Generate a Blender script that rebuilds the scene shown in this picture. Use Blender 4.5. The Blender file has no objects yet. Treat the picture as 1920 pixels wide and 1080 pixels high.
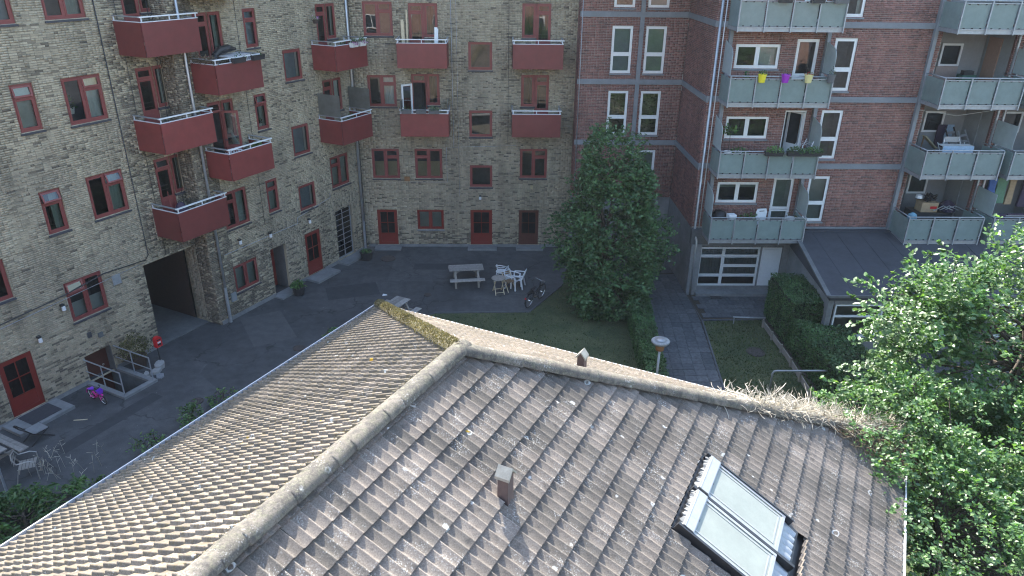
import bpy, bmesh, math, random
import numpy as np
from mathutils import Matrix, Vector
random.seed(7); rng = np.random.default_rng(7)
S = bpy.context.scene; COL = S.collection
rad = math.radians

# ---------------------------------------------------------------- camera, world, sun, exposure
cam_d = bpy.data.cameras.new('camera'); cam = bpy.data.objects.new('camera', cam_d); COL.objects.link(cam); S.camera = cam
cam_d.sensor_width = 36.0; cam_d.lens = 36.0*1354/1920; cam_d.clip_start = .1; cam_d.clip_end = 2000
CAMP = Vector((0, 0, 13.5))
cam.matrix_world = (Matrix.Translation(CAMP) @ Matrix.Rotation(rad(-1.5), 4, 'Z') @
                    Matrix.Rotation(rad(90-25.01), 4, 'X') @ Matrix.Rotation(rad(.705), 4, 'Z'))
SUN_EL, SUN_AZ = 44.5, -13.0           # azimuth from +Y towards +X
W = bpy.data.worlds.new('World'); S.world = W; W.use_nodes = True
wn = W.node_tree.nodes; wl = W.node_tree.links
sky = wn.new('ShaderNodeTexSky'); sky.sky_type = 'NISHITA'; sky.sun_disc = False
sky.sun_elevation = rad(SUN_EL); sky.sun_rotation = rad(SUN_AZ); sky.air_density = 1.2; sky.dust_density = 1.5; sky.ozone_density = 1.0
wn['Background'].inputs['Strength'].default_value = 0.135
wl.new(sky.outputs[0], wn['Background'].inputs['Color'])
sd = bpy.data.lights.new('sun', 'SUN'); sd.energy = 3.4; sd.angle = rad(.5); sd.color = (1.0, .955, .87)
sun = bpy.data.objects.new('sun', sd); COL.objects.link(sun)
sdir = Vector((math.sin(rad(SUN_AZ))*math.cos(rad(SUN_EL)), math.cos(rad(SUN_AZ))*math.cos(rad(SUN_EL)), math.sin(rad(SUN_EL))))
sun.rotation_euler = sdir.to_track_quat('Z', 'Y').to_euler(); sun.location = (0, 0, 40)
S.view_settings.view_transform = 'Standard'; S.view_settings.look = 'None'
S.view_settings.exposure = 2.2; S.view_settings.gamma = 1.0; S.view_settings.use_curve_mapping = False
S.render.engine = 'CYCLES'
S.cycles.filter_width = 1.15; S.cycles.max_bounces = 6; S.cycles.diffuse_bounces = 3; S.cycles.glossy_bounces = 3; S.cycles.transparent_max_bounces = 8
S.cycles.transmission_bounces = 3; S.cycles.use_denoising = True; S.cycles.caustics_reflective = False; S.cycles.caustics_refractive = False

# ---------------------------------------------------------------- materials
class NT:
    def __init__(s, name):
        s.m = bpy.data.materials.new(name); s.m.use_nodes = True; s.t = s.m.node_tree; s.n = s.t.nodes
        s.b = s.n['Principled BSDF']; s.out = s.n['Material Output']
    def new(s, ty, **kw):
        nd = s.n.new(ty)
        for k, v in kw.items(): setattr(nd, k, v)
        return nd
    def link(s, a, b): s.t.links.new(a, b)
    def pos(s): return s.new('ShaderNodeNewGeometry').outputs['Position']
    def obj(s): return s.new('ShaderNodeTexCoord').outputs['Object']
    def noise(s, vec, scale, detail=4, rough=.6, out='Fac'):
        t = s.new('ShaderNodeTexNoise'); t.inputs['Scale'].default_value = scale; t.inputs['Detail'].default_value = detail
        t.inputs['Roughness'].default_value = rough; s.link(vec, t.inputs['Vector']); return t.outputs[out]
    def ramp(s, fac, stops, interp='LINEAR'):
        r = s.new('ShaderNodeValToRGB'); r.color_ramp.interpolation = interp
        e = r.color_ramp.elements
        while len(e) < len(stops): e.new(.5)
        for i, (p, c) in enumerate(stops):
            e[i].position = p; e[i].color = (c, c, c, 1) if isinstance(c, (int, float)) else (*c, 1)
        s.link(fac, r.inputs[0]); return r.outputs[0]
    def mix(s, fac, a, b, mode='MIX'):
        m = s.new('ShaderNodeMixRGB', blend_type=mode)
        for v, i in ((fac, 0), (a, 1), (b, 2)):
            if hasattr(v, 'is_linked') or hasattr(v, 'links'): s.link(v, m.inputs[i])
            elif i == 0: m.inputs[0].default_value = v
            else: m.inputs[i].default_value = (*v, 1) if not isinstance(v, (int, float)) else (v, v, v, 1)
        return m.outputs[0]
    def math(s, op, a, b=0.0, clamp=False):
        m = s.new('ShaderNodeMath', operation=op); m.use_clamp = clamp
        for v, i in ((a, 0), (b, 1)):
            if hasattr(v, 'links'): s.link(v, m.inputs[i])
            else: m.inputs[i].default_value = v
        return m.outputs[0]
    def rnd(s):
        g = s.new('ShaderNodeNewGeometry').outputs['Random Per Island']; o = s.new('ShaderNodeObjectInfo').outputs['Random']
        return s.math('FRACT', s.math('ADD', g, o))
    def bump(s, h, dist=.01, strength=.6):
        b = s.new('ShaderNodeBump'); b.inputs['Distance'].default_value = dist; b.inputs['Strength'].default_value = strength
        s.link(h, b.inputs['Height']); s.link(b.outputs[0], s.b.inputs['Normal'])
    def base(s, c, rough=.7, metal=0, spec=None):
        if hasattr(c, 'links'): s.link(c, s.b.inputs['Base Color'])
        else: s.b.inputs['Base Color'].default_value = (*c, 1)
        s.b.inputs['Roughness'].default_value = rough; s.b.inputs['Metallic'].default_value = metal
        if spec is not None: s.b.inputs['Specular IOR Level'].default_value = spec
        return s.m
M = {}
def plain(name, c, rough=.55, metal=0, var=.22, scale=9, bump=0, spec=None):
    t = NT(name); p = t.pos(); n = t.noise(p, scale); n2 = t.noise(p, scale*6)
    v = t.math('ADD', t.math('MULTIPLY', n, .65), t.math('MULTIPLY', n2, .35))
    col = t.ramp(v, [(.3, tuple(x*(1-var) for x in c)), (.7, tuple(min(1, x*(1+var)) for x in c))])
    if bump: t.bump(n2, bump)
    M[name] = t.base(col, rough, metal, spec); return M[name]

def brick_mat(name, stops, dirt, k=.55):
    t = NT(name); p = t.pos(); c = t.ramp(t.rnd(), stops)
    big = t.noise(p, .33, 3); c = t.mix(t.math('MULTIPLY', t.ramp(big, [(.42, 0.), (.66, 1.)]), k), c, dirt)
    med = t.noise(p, 1.7, 4); c = t.mix(1.0, c, t.ramp(med, [(.3, .86), (.7, 1.12)]), 'MULTIPLY')
    mp = t.new('ShaderNodeMapping'); mp.inputs['Scale'].default_value = (1.6, 1.6, .16); t.link(p, mp.inputs['Vector'])
    c = t.mix(1.0, c, t.ramp(t.noise(mp.outputs[0], 1.0, 5, .65), [(.34, .76), (.55, 1.06)]), 'MULTIPLY')
    f = t.noise(p, 40, 3); c = t.mix(1.0, c, t.ramp(f, [(.3, .8), (.7, 1.15)]), 'MULTIPLY')
    t.bump(f, .004, .5); M[name] = t.base(c, .88)
brick_mat('yellow_brick', [(0, (.21, .18, .128)), (.10, (.28, .24, .17)), (.25, (.365, .312, .216)), (.8, (.41, .353, .247)), (1, (.45, .39, .28))], (.22, .197, .152), .5)
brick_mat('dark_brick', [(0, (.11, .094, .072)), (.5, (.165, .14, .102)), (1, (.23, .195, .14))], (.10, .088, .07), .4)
brick_mat('red_brick', [(0, (.12, .068, .062)), (.2, (.175, .085, .075)), (.38, (.22, .102, .085)), (.8, (.255, .118, .096)), (1, (.29, .15, .125))], (.19, .09, .078), .3)
t = NT('yellow_mortar'); p = t.pos()
c = t.ramp(t.noise(p, .45, 3), [(.38, (.17, .15, .115)), (.6, (.42, .385, .31))]); c = t.mix(1., c, t.ramp(t.noise(p, 12, 4), [(.3, .7), (.7, 1.2)]), 'MULTIPLY')
M['yellow_mortar'] = t.base(c, .95)
t = NT('red_mortar'); p = t.pos()
c = t.ramp(t.noise(p, .5, 3), [(.38, (.34, .29, .26)), (.6, (.44, .39, .35))]); c = t.mix(1., c, t.ramp(t.noise(p, 14, 4), [(.3, .75), (.7, 1.2)]), 'MULTIPLY')
M['red_mortar'] = t.base(c, .95)
# roof tiles: weathered concrete with lichen discs and soot
def tile_mat(name, mossy=0.0, tint=(1, 1, 1), soot=.56, ma=(.16, .135, .06), mb_=(.34, .29, .16)):
    t = NT(name); p = t.pos(); r = t.rnd()
    c = t.ramp(r, [(0, (.145*tint[0], .132*tint[1], .118*tint[2])), (.5, (.20*tint[0], .176*tint[1], .155*tint[2])), (1, (.25*tint[0], .22*tint[1], .195*tint[2]))])
    c = t.mix(1., c, t.ramp(t.noise(p, 1.1, 4), [(.3, .72), (.7, 1.25)]), 'MULTIPLY')
    c = t.mix(1., c, t.ramp(t.noise(p, 55, 3), [(.3, .7), (.7, 1.3)]), 'MULTIPLY')
    warp = t.new('ShaderNodeVectorMath', operation='ADD'); t.link(p, warp.inputs[0])
    wsc = t.new('ShaderNodeVectorMath', operation='SCALE'); t.link(t.noise(p, 22, 2, out='Color'), wsc.inputs[0]); wsc.inputs['Scale'].default_value = .05; t.link(wsc.outputs[0], warp.inputs[1])
    pv = warp.outputs[0]
    # small white lichen specks gathered in patches
    v = t.new('ShaderNodeTexVoronoi'); v.inputs['Scale'].default_value = 34; t.link(pv, v.inputs['Vector'])
    specks = t.math('MULTIPLY', t.ramp(v.outputs['Distance'], [(.2, 1.), (.42, 0.)]), t.ramp(t.noise(p, 2.3, 5), [(.50, 0.), (.66, 1.)]))
    c = t.mix(t.math('MULTIPLY', specks, .62), c, (.56, .55, .51))
    # larger round lichen with pale rim
    v2 = t.new('ShaderNodeTexVoronoi'); v2.inputs['Scale'].default_value = 3.6; t.link(pv, v2.inputs['Vector'])
    rnd2 = t.new('ShaderNodeSeparateColor'); t.link(v2.outputs['Color'], rnd2.inputs[0])
    sel = t.ramp(rnd2.outputs[0], [(.70, 0.), (.74, 1.)]); size = t.math('MULTIPLY', rnd2.outputs[1], .19)
    ring = t.math('ABSOLUTE', t.math('SUBTRACT', v2.outputs['Distance'], size))
    disc = t.math('MULTIPLY', t.math('MULTIPLY', t.ramp(ring, [(.02, 1.), (.06, 0.)]), sel), .8)
    c = t.mix(disc, c, (.60, .60, .56))
    # dark soot / algae
    c = t.mix(t.math('MULTIPLY', t.ramp(t.noise(p, 5.0, 6, .75), [(soot, 0.), (soot+.14, 1.)]), .72), c, (.055, .05, .046))
    if mossy:
        mo = t.math('MULTIPLY', t.ramp(t.noise(p, 13, 5, .75), [(.63-.25*mossy, 0.), (.72-.2*mossy, 1.)]), min(1, .6+mossy*.4))
        c = t.mix(mo, c, t.ramp(t.noise(p, 30, 3), [(.3, ma), (.7, mb_)]))
    ye = t.ramp(t.noise(p, 1.9, 2), [(.755, 0.), (.765, 1.)]); c = t.mix(ye, c, (.45, .28, .03))
    t.bump(t.noise(p, 60, 3), .006, .5); M[name] = t.base(c, .9)
tile_mat('roof_tile', .12, (.82, .79, .745), .55, (.09, .07, .05), (.15, .12, .08)); tile_mat('roof_tile_far', .56, (.92, .865, .775), .54, (.10, .075, .04), (.19, .15, .085)); tile_mat('ridge_tile', .6, (.74, .73, .67), .46, (.06, .056, .04), (.24, .225, .16)); tile_mat('ridge_moss', 1.0, (1, 1, .9), .6, (.11, .095, .05), (.23, .195, .11))
# asphalt
t = NT('asphalt'); p = t.pos()
c = t.ramp(t.noise(p, .28, 4), [(.3, (.044, .046, .049)), (.7, (.080, .082, .084))])
pb = t.new('ShaderNodeTexVoronoi', distance='CHEBYCHEV'); pb.inputs['Scale'].default_value = .17; t.link(p, pb.inputs['Vector']); pc = t.new('ShaderNodeSeparateColor'); t.link(pb.outputs['Color'], pc.inputs[0])
c = t.mix(1., c, t.ramp(pc.outputs[0], [(.0, .82), (1., 1.2)]), 'MULTIPLY')
c = t.mix(t.math('MULTIPLY', t.ramp(t.noise(p, 1.1, 4, .65), [(.60, 0.), (.70, 1.)]), .5), c, (.03, .03, .032))
c = t.mix(1., c, t.ramp(t.noise(p, 2.2, 5, .7), [(.3, .72), (.7, 1.3)]), 'MULTIPLY')
c = t.mix(1., c, t.ramp(t.noise(p, 60, 2), [(.3, .7), (.72, 1.4)]), 'MULTIPLY')
wv = t.new('ShaderNodeVectorMath', operation='ADD'); t.link(p, wv.inputs[0]); ws = t.new('ShaderNodeVectorMath', operation='SCALE')
t.link(t.noise(p, .9, 3, out='Color'), ws.inputs[0]); ws.inputs['Scale'].default_value = 1.4; t.link(ws.outputs[0], wv.inputs[1])
v = t.new('ShaderNodeTexVoronoi', feature='DISTANCE_TO_EDGE'); v.inputs['Scale'].default_value = .30; t.link(wv.outputs[0], v.inputs['Vector'])
crack = t.math('MULTIPLY', t.ramp(v.outputs['Distance'], [(.004, 1.), (.012, 0.)]), t.ramp(t.noise(p, .5, 2), [(.42, 0.), (.55, 1.)]))
c = t.mix(t.math('MULTIPLY', crack, .6), c, (.018, .018, .018))
sp = t.new('ShaderNodeTexVoronoi'); sp.inputs['Scale'].default_value = 3.0; t.link(p, sp.inputs['Vector'])
c = t.mix(t.math('MULTIPLY', t.ramp(sp.outputs['Distance'], [(.035, 1.), (.06, 0.)]), .5), c, (.25, .25, .24))
t.bump(t.noise(p, 90, 2), .004, .5); M['asphalt'] = t.base(c, .9)
def ground_mat(name, a, b, sc=.8):
    t = NT(name); p = t.pos(); c = t.ramp(t.noise(p, sc, 5, .7), [(.3, a), (.7, b)])
    c = t.mix(1., c, t.ramp(t.noise(p, 24, 4), [(.3, .55), (.7, 1.4)]), 'MULTIPLY'); t.bump(t.noise(p, 30, 4), .03, .8); M[name] = t.base(c, .95)
ground_mat('lawn', (.03, .05, .018), (.09, .10, .045)); ground_mat('soil', (.03, .024, .018), (.06, .048, .034))
def leaf_mat(name, stops, rough=.42, spec=.5, trans=.3, big=.5):
    t = NT(name); c = t.ramp(t.rnd(), stops); p = t.pos()
    c = t.mix(1., c, t.ramp(t.noise(p, big*2.6, 3), [(.32, .58), (.68, 1.42)]), 'MULTIPLY'); t.base(c, rough, 0, spec)
    tr = t.new('ShaderNodeBsdfTranslucent'); t.link(t.mix(1., c, (1.15, 1.25, .5), 'MULTIPLY'), tr.inputs[0])
    mx = t.new('ShaderNodeMixShader'); mx.inputs[0].default_value = trans
    t.link(t.b.outputs[0], mx.inputs[1]); t.link(tr.outputs[0], mx.inputs[2]); t.link(mx.outputs[0], t.out.inputs[0]); M[name] = t.m
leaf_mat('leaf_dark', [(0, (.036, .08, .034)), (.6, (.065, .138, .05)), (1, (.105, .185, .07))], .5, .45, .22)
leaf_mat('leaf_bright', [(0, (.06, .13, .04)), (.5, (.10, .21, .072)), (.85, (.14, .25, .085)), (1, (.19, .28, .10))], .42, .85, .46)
leaf_mat('leaf_hedge', [(0, (.03, .07, .024)), (.6, (.055, .12, .04)), (1, (.09, .155, .055))], .5, .4, .2)
leaf_mat('leaf_shrub', [(0, (.035, .085, .025)), (.6, (.065, .145, .04)), (1, (.11, .19, .06))], .42, .5, .28)
leaf_mat('leaf_olive', [(0, (.05, .055, .02)), (.6, (.10, .10, .04)), (1, (.16, .14, .06))], .6, .3, .2)
leaf_mat('petal_pink', [(0, (.35, .10, .35)), (1, (.6, .35, .6))], .6, .3, .3)
leaf_mat('petal_red', [(0, (.35, .015, .03)), (1, (.5, .05, .08))], .6, .3, .3)
leaf_mat('straw', [(0, (.32, .28, .21)), (.5, (.52, .47, .38)), (1, (.68, .63, .54))], .8, .2, .1)
leaf_mat('straw_brown', [(0, (.06, .045, .032)), (.6, (.15, .115, .08)), (1, (.27, .22, .15))], .85, .2, .1)
leaf_mat('grass', [(0, (.025, .05, .014)), (.6, (.05, .08, .025)), (1, (.12, .115, .05))], .6, .3, .25)
leaf_mat('moss', [(0, (.12, .10, .05)), (.6, (.215, .18, .095)), (1, (.32, .275, .16))], .9, .1, .1)
plain('bark', (.075, .06, .045), .9, bump=.02); plain('twig_pale', (.34, .30, .24), .8)
plain('red_frame', (.19, .045, .042), .45, var=.14, scale=4); t = NT('red_cladding'); c = t.ramp(t.rnd(), [(0, (.125, .027, .025)), (1, (.215, .041, .037))]); c = t.mix(1., c, t.ramp(t.noise(t.pos(), 3, 4), [(.3, .88), (.7, 1.1)]), 'MULTIPLY'); M['red_cladding'] = t.base(c, .5)
plain('red_door', (.18, .022, .017), .4, var=.15, scale=3); plain('white_frame', (.72, .74, .74), .35, var=.06)
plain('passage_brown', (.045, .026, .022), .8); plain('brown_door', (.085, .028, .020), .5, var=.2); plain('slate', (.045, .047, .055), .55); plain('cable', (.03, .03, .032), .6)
plain('zinc', (.42, .44, .46), .42, .6, var=.15); plain('galv', (.34, .36, .38), .5, .5, var=.18); plain('rail_paint', (.58, .60, .62), .4, .1)
plain('white_plastic', (.68, .70, .72), .4, var=.08); plain('pale_rail', (.60, .62, .65), .45, var=.1)
plain('concrete', (.20, .205, .205), .88, var=.28, scale=1.5, bump=.006); plain('concrete_dark', (.12, .125, .125), .9, var=.3, scale=1.5, bump=.006)
plain('band', (.19, .205, .22), .7, var=.15, scale=3); plain('felt', (.048, .051, .060), .9, var=.25, scale=1.3, bump=.004); plain('black', (.012, .012, .013), .5)
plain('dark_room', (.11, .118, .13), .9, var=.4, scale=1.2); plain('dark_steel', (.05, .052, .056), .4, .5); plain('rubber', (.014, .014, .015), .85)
plain('curtain_white', (.62, .64, .62), .9, var=.1, scale=4); plain('curtain_green', (.30, .36, .33), .9, var=.15, scale=3); plain('curtain_blue', (.26, .31, .36), .9, var=.15, scale=3); plain('curtain_tan', (.42, .36, .22), .9, var=.15)
plain('wood_grey', (.26, .235, .205), .85, var=.3, scale=5, bump=.004); plain('wood_pale', (.55, .46, .31), .7, var=.15); plain('wood_brown', (.20, .13, .07), .8, var=.25)
plain('vent_clay', (.135, .095, .085), .85, var=.15); plain('vent_cap', (.36, .34, .28), .85, var=.2)
plain('loggia_wall', (.26, .27, .27), .85, var=.12, scale=2); plain('loggia_beige', (.38, .30, .27), .85, var=.1); plain('orange_door', (.32, .20, .15), .6, var=.12)
plain('pot_black', (.03, .03, .033), .5); plain('pot_brown', (.055, .035, .028), .7); plain('pot_yellow', (.72, .62, .03), .45, var=.08); plain('pot_purple', (.30, .03, .40), .45, var=.1)
plain('pot_cream', (.62, .56, .25), .45, var=.08); plain('pot_grey', (.11, .115, .12), .6); plain('pot_white', (.68, .68, .66), .5, var=.08); plain('pot_mint', (.42, .58, .52), .5, var=.08)
plain('paint_pink', (.62, .03, .30), .35, var=.1); plain('paint_violet', (.25, .06, .62), .4, var=.1); plain('paint_red', (.50, .015, .02), .35, var=.1)
plain('box_card', (.36, .26, .16), .85); plain('cloth_green', (.12, .23, .15), .9); plain('cloth_blue', (.06, .12, .32), .9); plain('cloth_sky', (.30, .42, .54), .8); plain('cloth_plum', (.045, .032, .06), .9)
plain('crate_green', (.03, .10, .07), .6); plain('globe', (.22, .24, .25), .8, var=.35, scale=14); plain('rust', (.24, .12, .05), .8, var=.3); plain('iron', (.085, .072, .066), .75, .3, var=.25, scale=6)
plain('stone_pale', (.30, .30, .29), .9, var=.15); plain('mat', (.045, .045, .052), .95); plain('bag_blue', (.13, .28, .36), .6); plain('paper', (.7, .7, .7), .8, var=.04)
plain('chrome', (.6, .6, .6), .25, .9, var=.05); plain('lead', (.085, .092, .10), .55, .4, var=.2, scale=4); plain('alu', (.42, .41, .39), .45, .6, var=.1)
plain('paving', (.085, .09, .098), .9, var=.3, scale=3, bump=.005)
t = NT('paving_slab'); p = t.pos(); c = t.ramp(t.rnd(), [(0, (.06, .066, .072)), (1, (.095, .10, .107))]); c = t.mix(1., c, t.ramp(t.noise(p, 9, 5), [(.3, .7), (.7, 1.3)]), 'MULTIPLY'); M['paving_slab'] = t.base(c, .9)
t = NT('wood_plank'); p = t.obj(); c = t.ramp(t.rnd(), [(0, (.19, .175, .16)), (1, (.33, .31, .285))]); c = t.mix(1., c, t.ramp(t.noise(t.pos(), 14, 5), [(.3, .75), (.7, 1.2)]), 'MULTIPLY'); M['wood_plank'] = t.base(c, .85)
t = NT('striped_cloth'); p = t.obj(); w = t.new('ShaderNodeTexWave'); w.inputs['Scale'].default_value = 7; t.link(p, w.inputs['Vector']); M['striped_cloth'] = t.base(t.ramp(w.outputs[1], [(.45, (.12, .12, .14)), (.55, (.7, .7, .7))]), .9)
# window glass: clear pane with a strong mirror share, real room behind it
def glass(name, ior, tint, rough=.0, haze=0., dc=(.46, .58, .56)):
    t = NT(name); fr = t.new('ShaderNodeFresnel'); fr.inputs[0].default_value = ior
    wob = t.new('ShaderNodeBump'); wob.inputs['Strength'].default_value = .12; wob.inputs['Distance'].default_value = .02; t.link(t.noise(t.pos(), .9, 1), wob.inputs['Height'])
    g = t.new('ShaderNodeBsdfGlossy'); g.inputs['Roughness'].default_value = rough; t.link(wob.outputs[0], g.inputs['Normal'])
    tr = t.new('ShaderNodeBsdfTransparent'); tr.inputs[0].default_value = (*tint, 1)
    a = tr.outputs[0]
    if haze:
        df = t.new('ShaderNodeBsdfDiffuse'); df.inputs[0].default_value = (*dc, 1); tl = t.new('ShaderNodeBsdfTranslucent'); tl.inputs[0].default_value = (.45, .60, .57, 1)
        m0 = t.new('ShaderNodeMixShader'); m0.inputs[0].default_value = .55; t.link(df.outputs[0], m0.inputs[1]); t.link(tl.outputs[0], m0.inputs[2])
        m1 = t.new('ShaderNodeMixShader'); t.link(t.ramp(t.noise(t.pos(), 2.2, 5, .7), [(.3, haze-.08), (.7, haze+.10)]), m1.inputs[0])
        t.link(a, m1.inputs[1]); t.link(m0.outputs[0], m1.inputs[2]); a = m1.outputs[0]
    m = t.new('ShaderNodeMixShader'); t.link(fr.outputs[0], m.inputs[0]); t.link(a, m.inputs[1]); t.link(g.outputs[0], m.inputs[2]); t.link(m.outputs[0], t.out.inputs[0]); M[name] = t.m
glass('pane_glass', 1.9, (.72, .78, .78)); glass('pane_dark', 1.7, (.35, .38, .4)); glass('frosted_glass', 1.5, (.55, .74, .72), .22, .80); glass('skylight_glass', 1.6, (.55, .62, .6), .03, .82, (.62, .65, .56)); glass('screen_glass', 1.4, (.6, .6, .58), .25, .5, (.42, .41, .38))

# ---------------------------------------------------------------- mesh helper
class MB:
    def __init__(s): s.v = []; s.f = []; s.mi = []; s.cur = 0
    def add(s, vs, fs):
        o = len(s.v); s.v += [tuple(map(float, x)) for x in vs]
        for f in fs: s.f.append(tuple(o+i for i in f)); s.mi.append(s.cur)
        return s
    def m(s, i): s.cur = i; return s
    def box(s, x0, x1, y0, y1, z0, z1):
        return s.add([(x0,y0,z0),(x1,y0,z0),(x1,y1,z0),(x0,y1,z0),(x0,y0,z1),(x1,y0,z1),(x1,y1,z1),(x0,y1,z1)],
                     [(0,3,2,1),(4,5,6,7),(0,1,5,4),(1,2,6,5),(2,3,7,6),(3,0,4,7)])
    def obox(s, c, ax, half):
        c = Vector(c); a = [Vector(q).normalized()*h for q, h in zip(ax, half)]
        vs = [c+a[0]*i+a[1]*j+a[2]*k for k in (-1,1) for j in (-1,1) for i in (-1,1)]
        return s.add(vs, [(0,2,3,1),(4,5,7,6),(0,1,5,4),(1,3,7,5),(3,2,6,7),(2,0,4,6)])
    def bar(s, p, q, w, h=None, up=(0,0,1)):
        p = Vector(p); q = Vector(q); d = q-p; u = Vector(up)
        if abs(d.normalized().dot(u)) > .95: u = Vector((1,0,0))
        sx = d.cross(u).normalized(); sy = sx.cross(d).normalized()
        return s.obox((p+q)/2, (d, sx, sy), (d.length/2, w/2, (h or w)/2))
    def tube(s, pts, r, n=8, cap=True):
        pts = [Vector(p) for p in pts]; rs = r if isinstance(r, (list, tuple)) else [r]*len(pts); o = len(s.v); rings = []
        prev = None
        for i, p in enumerate(pts):
            d = (pts[min(i+1, len(pts)-1)]-pts[max(i-1, 0)]).normalized()
            if prev is None:
                a = Vector((0,0,1)) if abs(d.z) < .9 else Vector((1,0,0)); a = (a-d*a.dot(d)).normalized()
            else: a = (prev-d*prev.dot(d)).normalized()
            prev = a; b = d.cross(a)
            rings.append([p+(a*math.cos(2*math.pi*k/n)+b*math.sin(2*math.pi*k/n))*rs[i] for k in range(n)])
        vs = [v for rg in rings for v in rg]; fs = []
        for i in range(len(pts)-1):
            for k in range(n): fs.append((i*n+k, i*n+(k+1)%n, (i+1)*n+(k+1)%n, (i+1)*n+k))
        if cap: fs.append(tuple(reversed(range(n)))); fs.append(tuple((len(pts)-1)*n+k for k in range(n)))
        return s.add(vs, fs)
    def lathe(s, prof, c=(0,0,0), n=20, axis='z'):
        vs = []; fs = []
        for r, z in prof:
            for k in range(n):
                a = 2*math.pi*k/n; x, y = r*math.cos(a), r*math.sin(a)
                vs.append((c[0]+x, c[1]+y, c[2]+z) if axis == 'z' else ((c[0]+x, c[1]+z, c[2]+y) if axis == 'y' else (c[0]+z, c[1]+x, c[2]+y)))
        for i in range(len(prof)-1):
            for k in range(n):
                f = (i*n+k, i*n+(k+1)%n, (i+1)*n+(k+1)%n, (i+1)*n+k); fs.append(f if axis != 'y' else f[::-1])
        return s.add(vs, fs)
    def ring(s, c, R, r, axis=(0,1,0), n=24, k=6):
        ax = Vector(axis).normalized(); a = Vector((0,0,1)) if abs(ax.z) < .9 else Vector((1,0,0)); a = (a-ax*a.dot(ax)).normalized(); b = ax.cross(a); c = Vector(c); vs = []; fs = []
        for i in range(n):
            t = 2*math.pi*i/n; rd = a*math.cos(t)+b*math.sin(t)
            for j in range(k):
                q = 2*math.pi*j/k; vs.append(c+rd*(R+r*math.cos(q))+ax*r*math.sin(q))
        for i in range(n):
            for j in range(k): fs.append((i*k+j, i*k+(j+1)%k, ((i+1)%n)*k+(j+1)%k, ((i+1)%n)*k+j))
        return s.add(vs, fs)
    def prism(s, poly, z0, z1):
        n = len(poly); return s.add([(x,y,z0) for x,y in poly]+[(x,y,z1) for x,y in poly], [tuple(reversed(range(n))), tuple(range(n,2*n))]+[(i,(i+1)%n,n+(i+1)%n,n+i) for i in range(n)])
    def quad(s, a, b, c, d): return s.add([a,b,c,d], [(0,1,2,3)])
    def mesh(s, name, mats, smooth=False):
        me = bpy.data.meshes.new(name); me.from_pydata(s.v, [], s.f)
        for m in (mats if isinstance(mats, (list, tuple)) else [mats]): me.materials.append(M[m])
        if any(s.mi): me.polygons.foreach_set('material_index', s.mi)
        if smooth: me.polygons.foreach_set('use_smooth', [True]*len(me.polygons))
        me.update(); return me
    def build(s, name, mats, parent=None, smooth=False, **kw): return put(s.mesh(name, mats, smooth), name, parent, **kw)
def put(me, name, parent=None, loc=(0,0,0), rot=(0,0,0), mat=None, kind=None):
    o = bpy.data.objects.new(name, me); COL.objects.link(o)
    if parent: o.parent = parent
    if mat is not None: o.matrix_basis = mat
    else: o.location = loc; o.rotation_euler = rot
    if kind: o['kind'] = kind
    return o
def tag(o, label=None, cat=None, group=None, kind=None):
    if label: o['label'] = label
    if cat: o['category'] = cat
    if group: o['group'] = group
    if kind: o['kind'] = kind
    return o
def thing(name, label, cat, loc=(0,0,0), rz=0, group=None):
    o = bpy.data.objects.new(name, None); COL.objects.link(o); o.location = loc; o.rotation_euler = (0,0,rz); o.empty_display_size = .2
    return tag(o, label, cat, group)
def copy_tree(o, parent=None):
    c = o.copy(); COL.objects.link(c)
    if parent: c.parent = parent
    for ch in list(o.children): copy_tree(ch, c)
    return c
def np_mesh(name, V, F, mats, smooth=False):
    """V (n,3), F (m,k) arrays -> mesh"""
    me = bpy.data.meshes.new(name); m, k = F.shape
    me.vertices.add(len(V)); me.vertices.foreach_set('co', np.ascontiguousarray(V, dtype=np.float32).ravel())
    me.loops.add(m*k); me.loops.foreach_set('vertex_index', np.ascontiguousarray(F, dtype=np.int32).ravel())
    me.polygons.add(m); me.polygons.foreach_set('loop_start', np.arange(0, m*k, k, dtype=np.int32)); me.polygons.foreach_set('loop_total', np.full(m, k, dtype=np.int32))
    for x in (mats if isinstance(mats, (list, tuple)) else [mats]): me.materials.append(M[x])
    if smooth: me.polygons.foreach_set('use_smooth', np.ones(m, dtype=bool))
    me.update(calc_edges=True); return me

AL = rad(28.1)
L = Vector((math.sin(AL), math.cos(AL), 0)); N = Vector((-math.cos(AL), math.sin(AL), 0)); Z = Vector((0,0,1))
RL = math.pi/2-AL                 # rotation that carries local x onto L and local y onto N
def LN(u, n, z=0): return L*u+N*n+Z*z
plain('asphalt_new', (.044, .046, .050), .92, var=.25, scale=3, bump=.003); plain('asphalt_old', (.078, .079, .080), .92, var=.25, scale=3, bump=.003)
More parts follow.
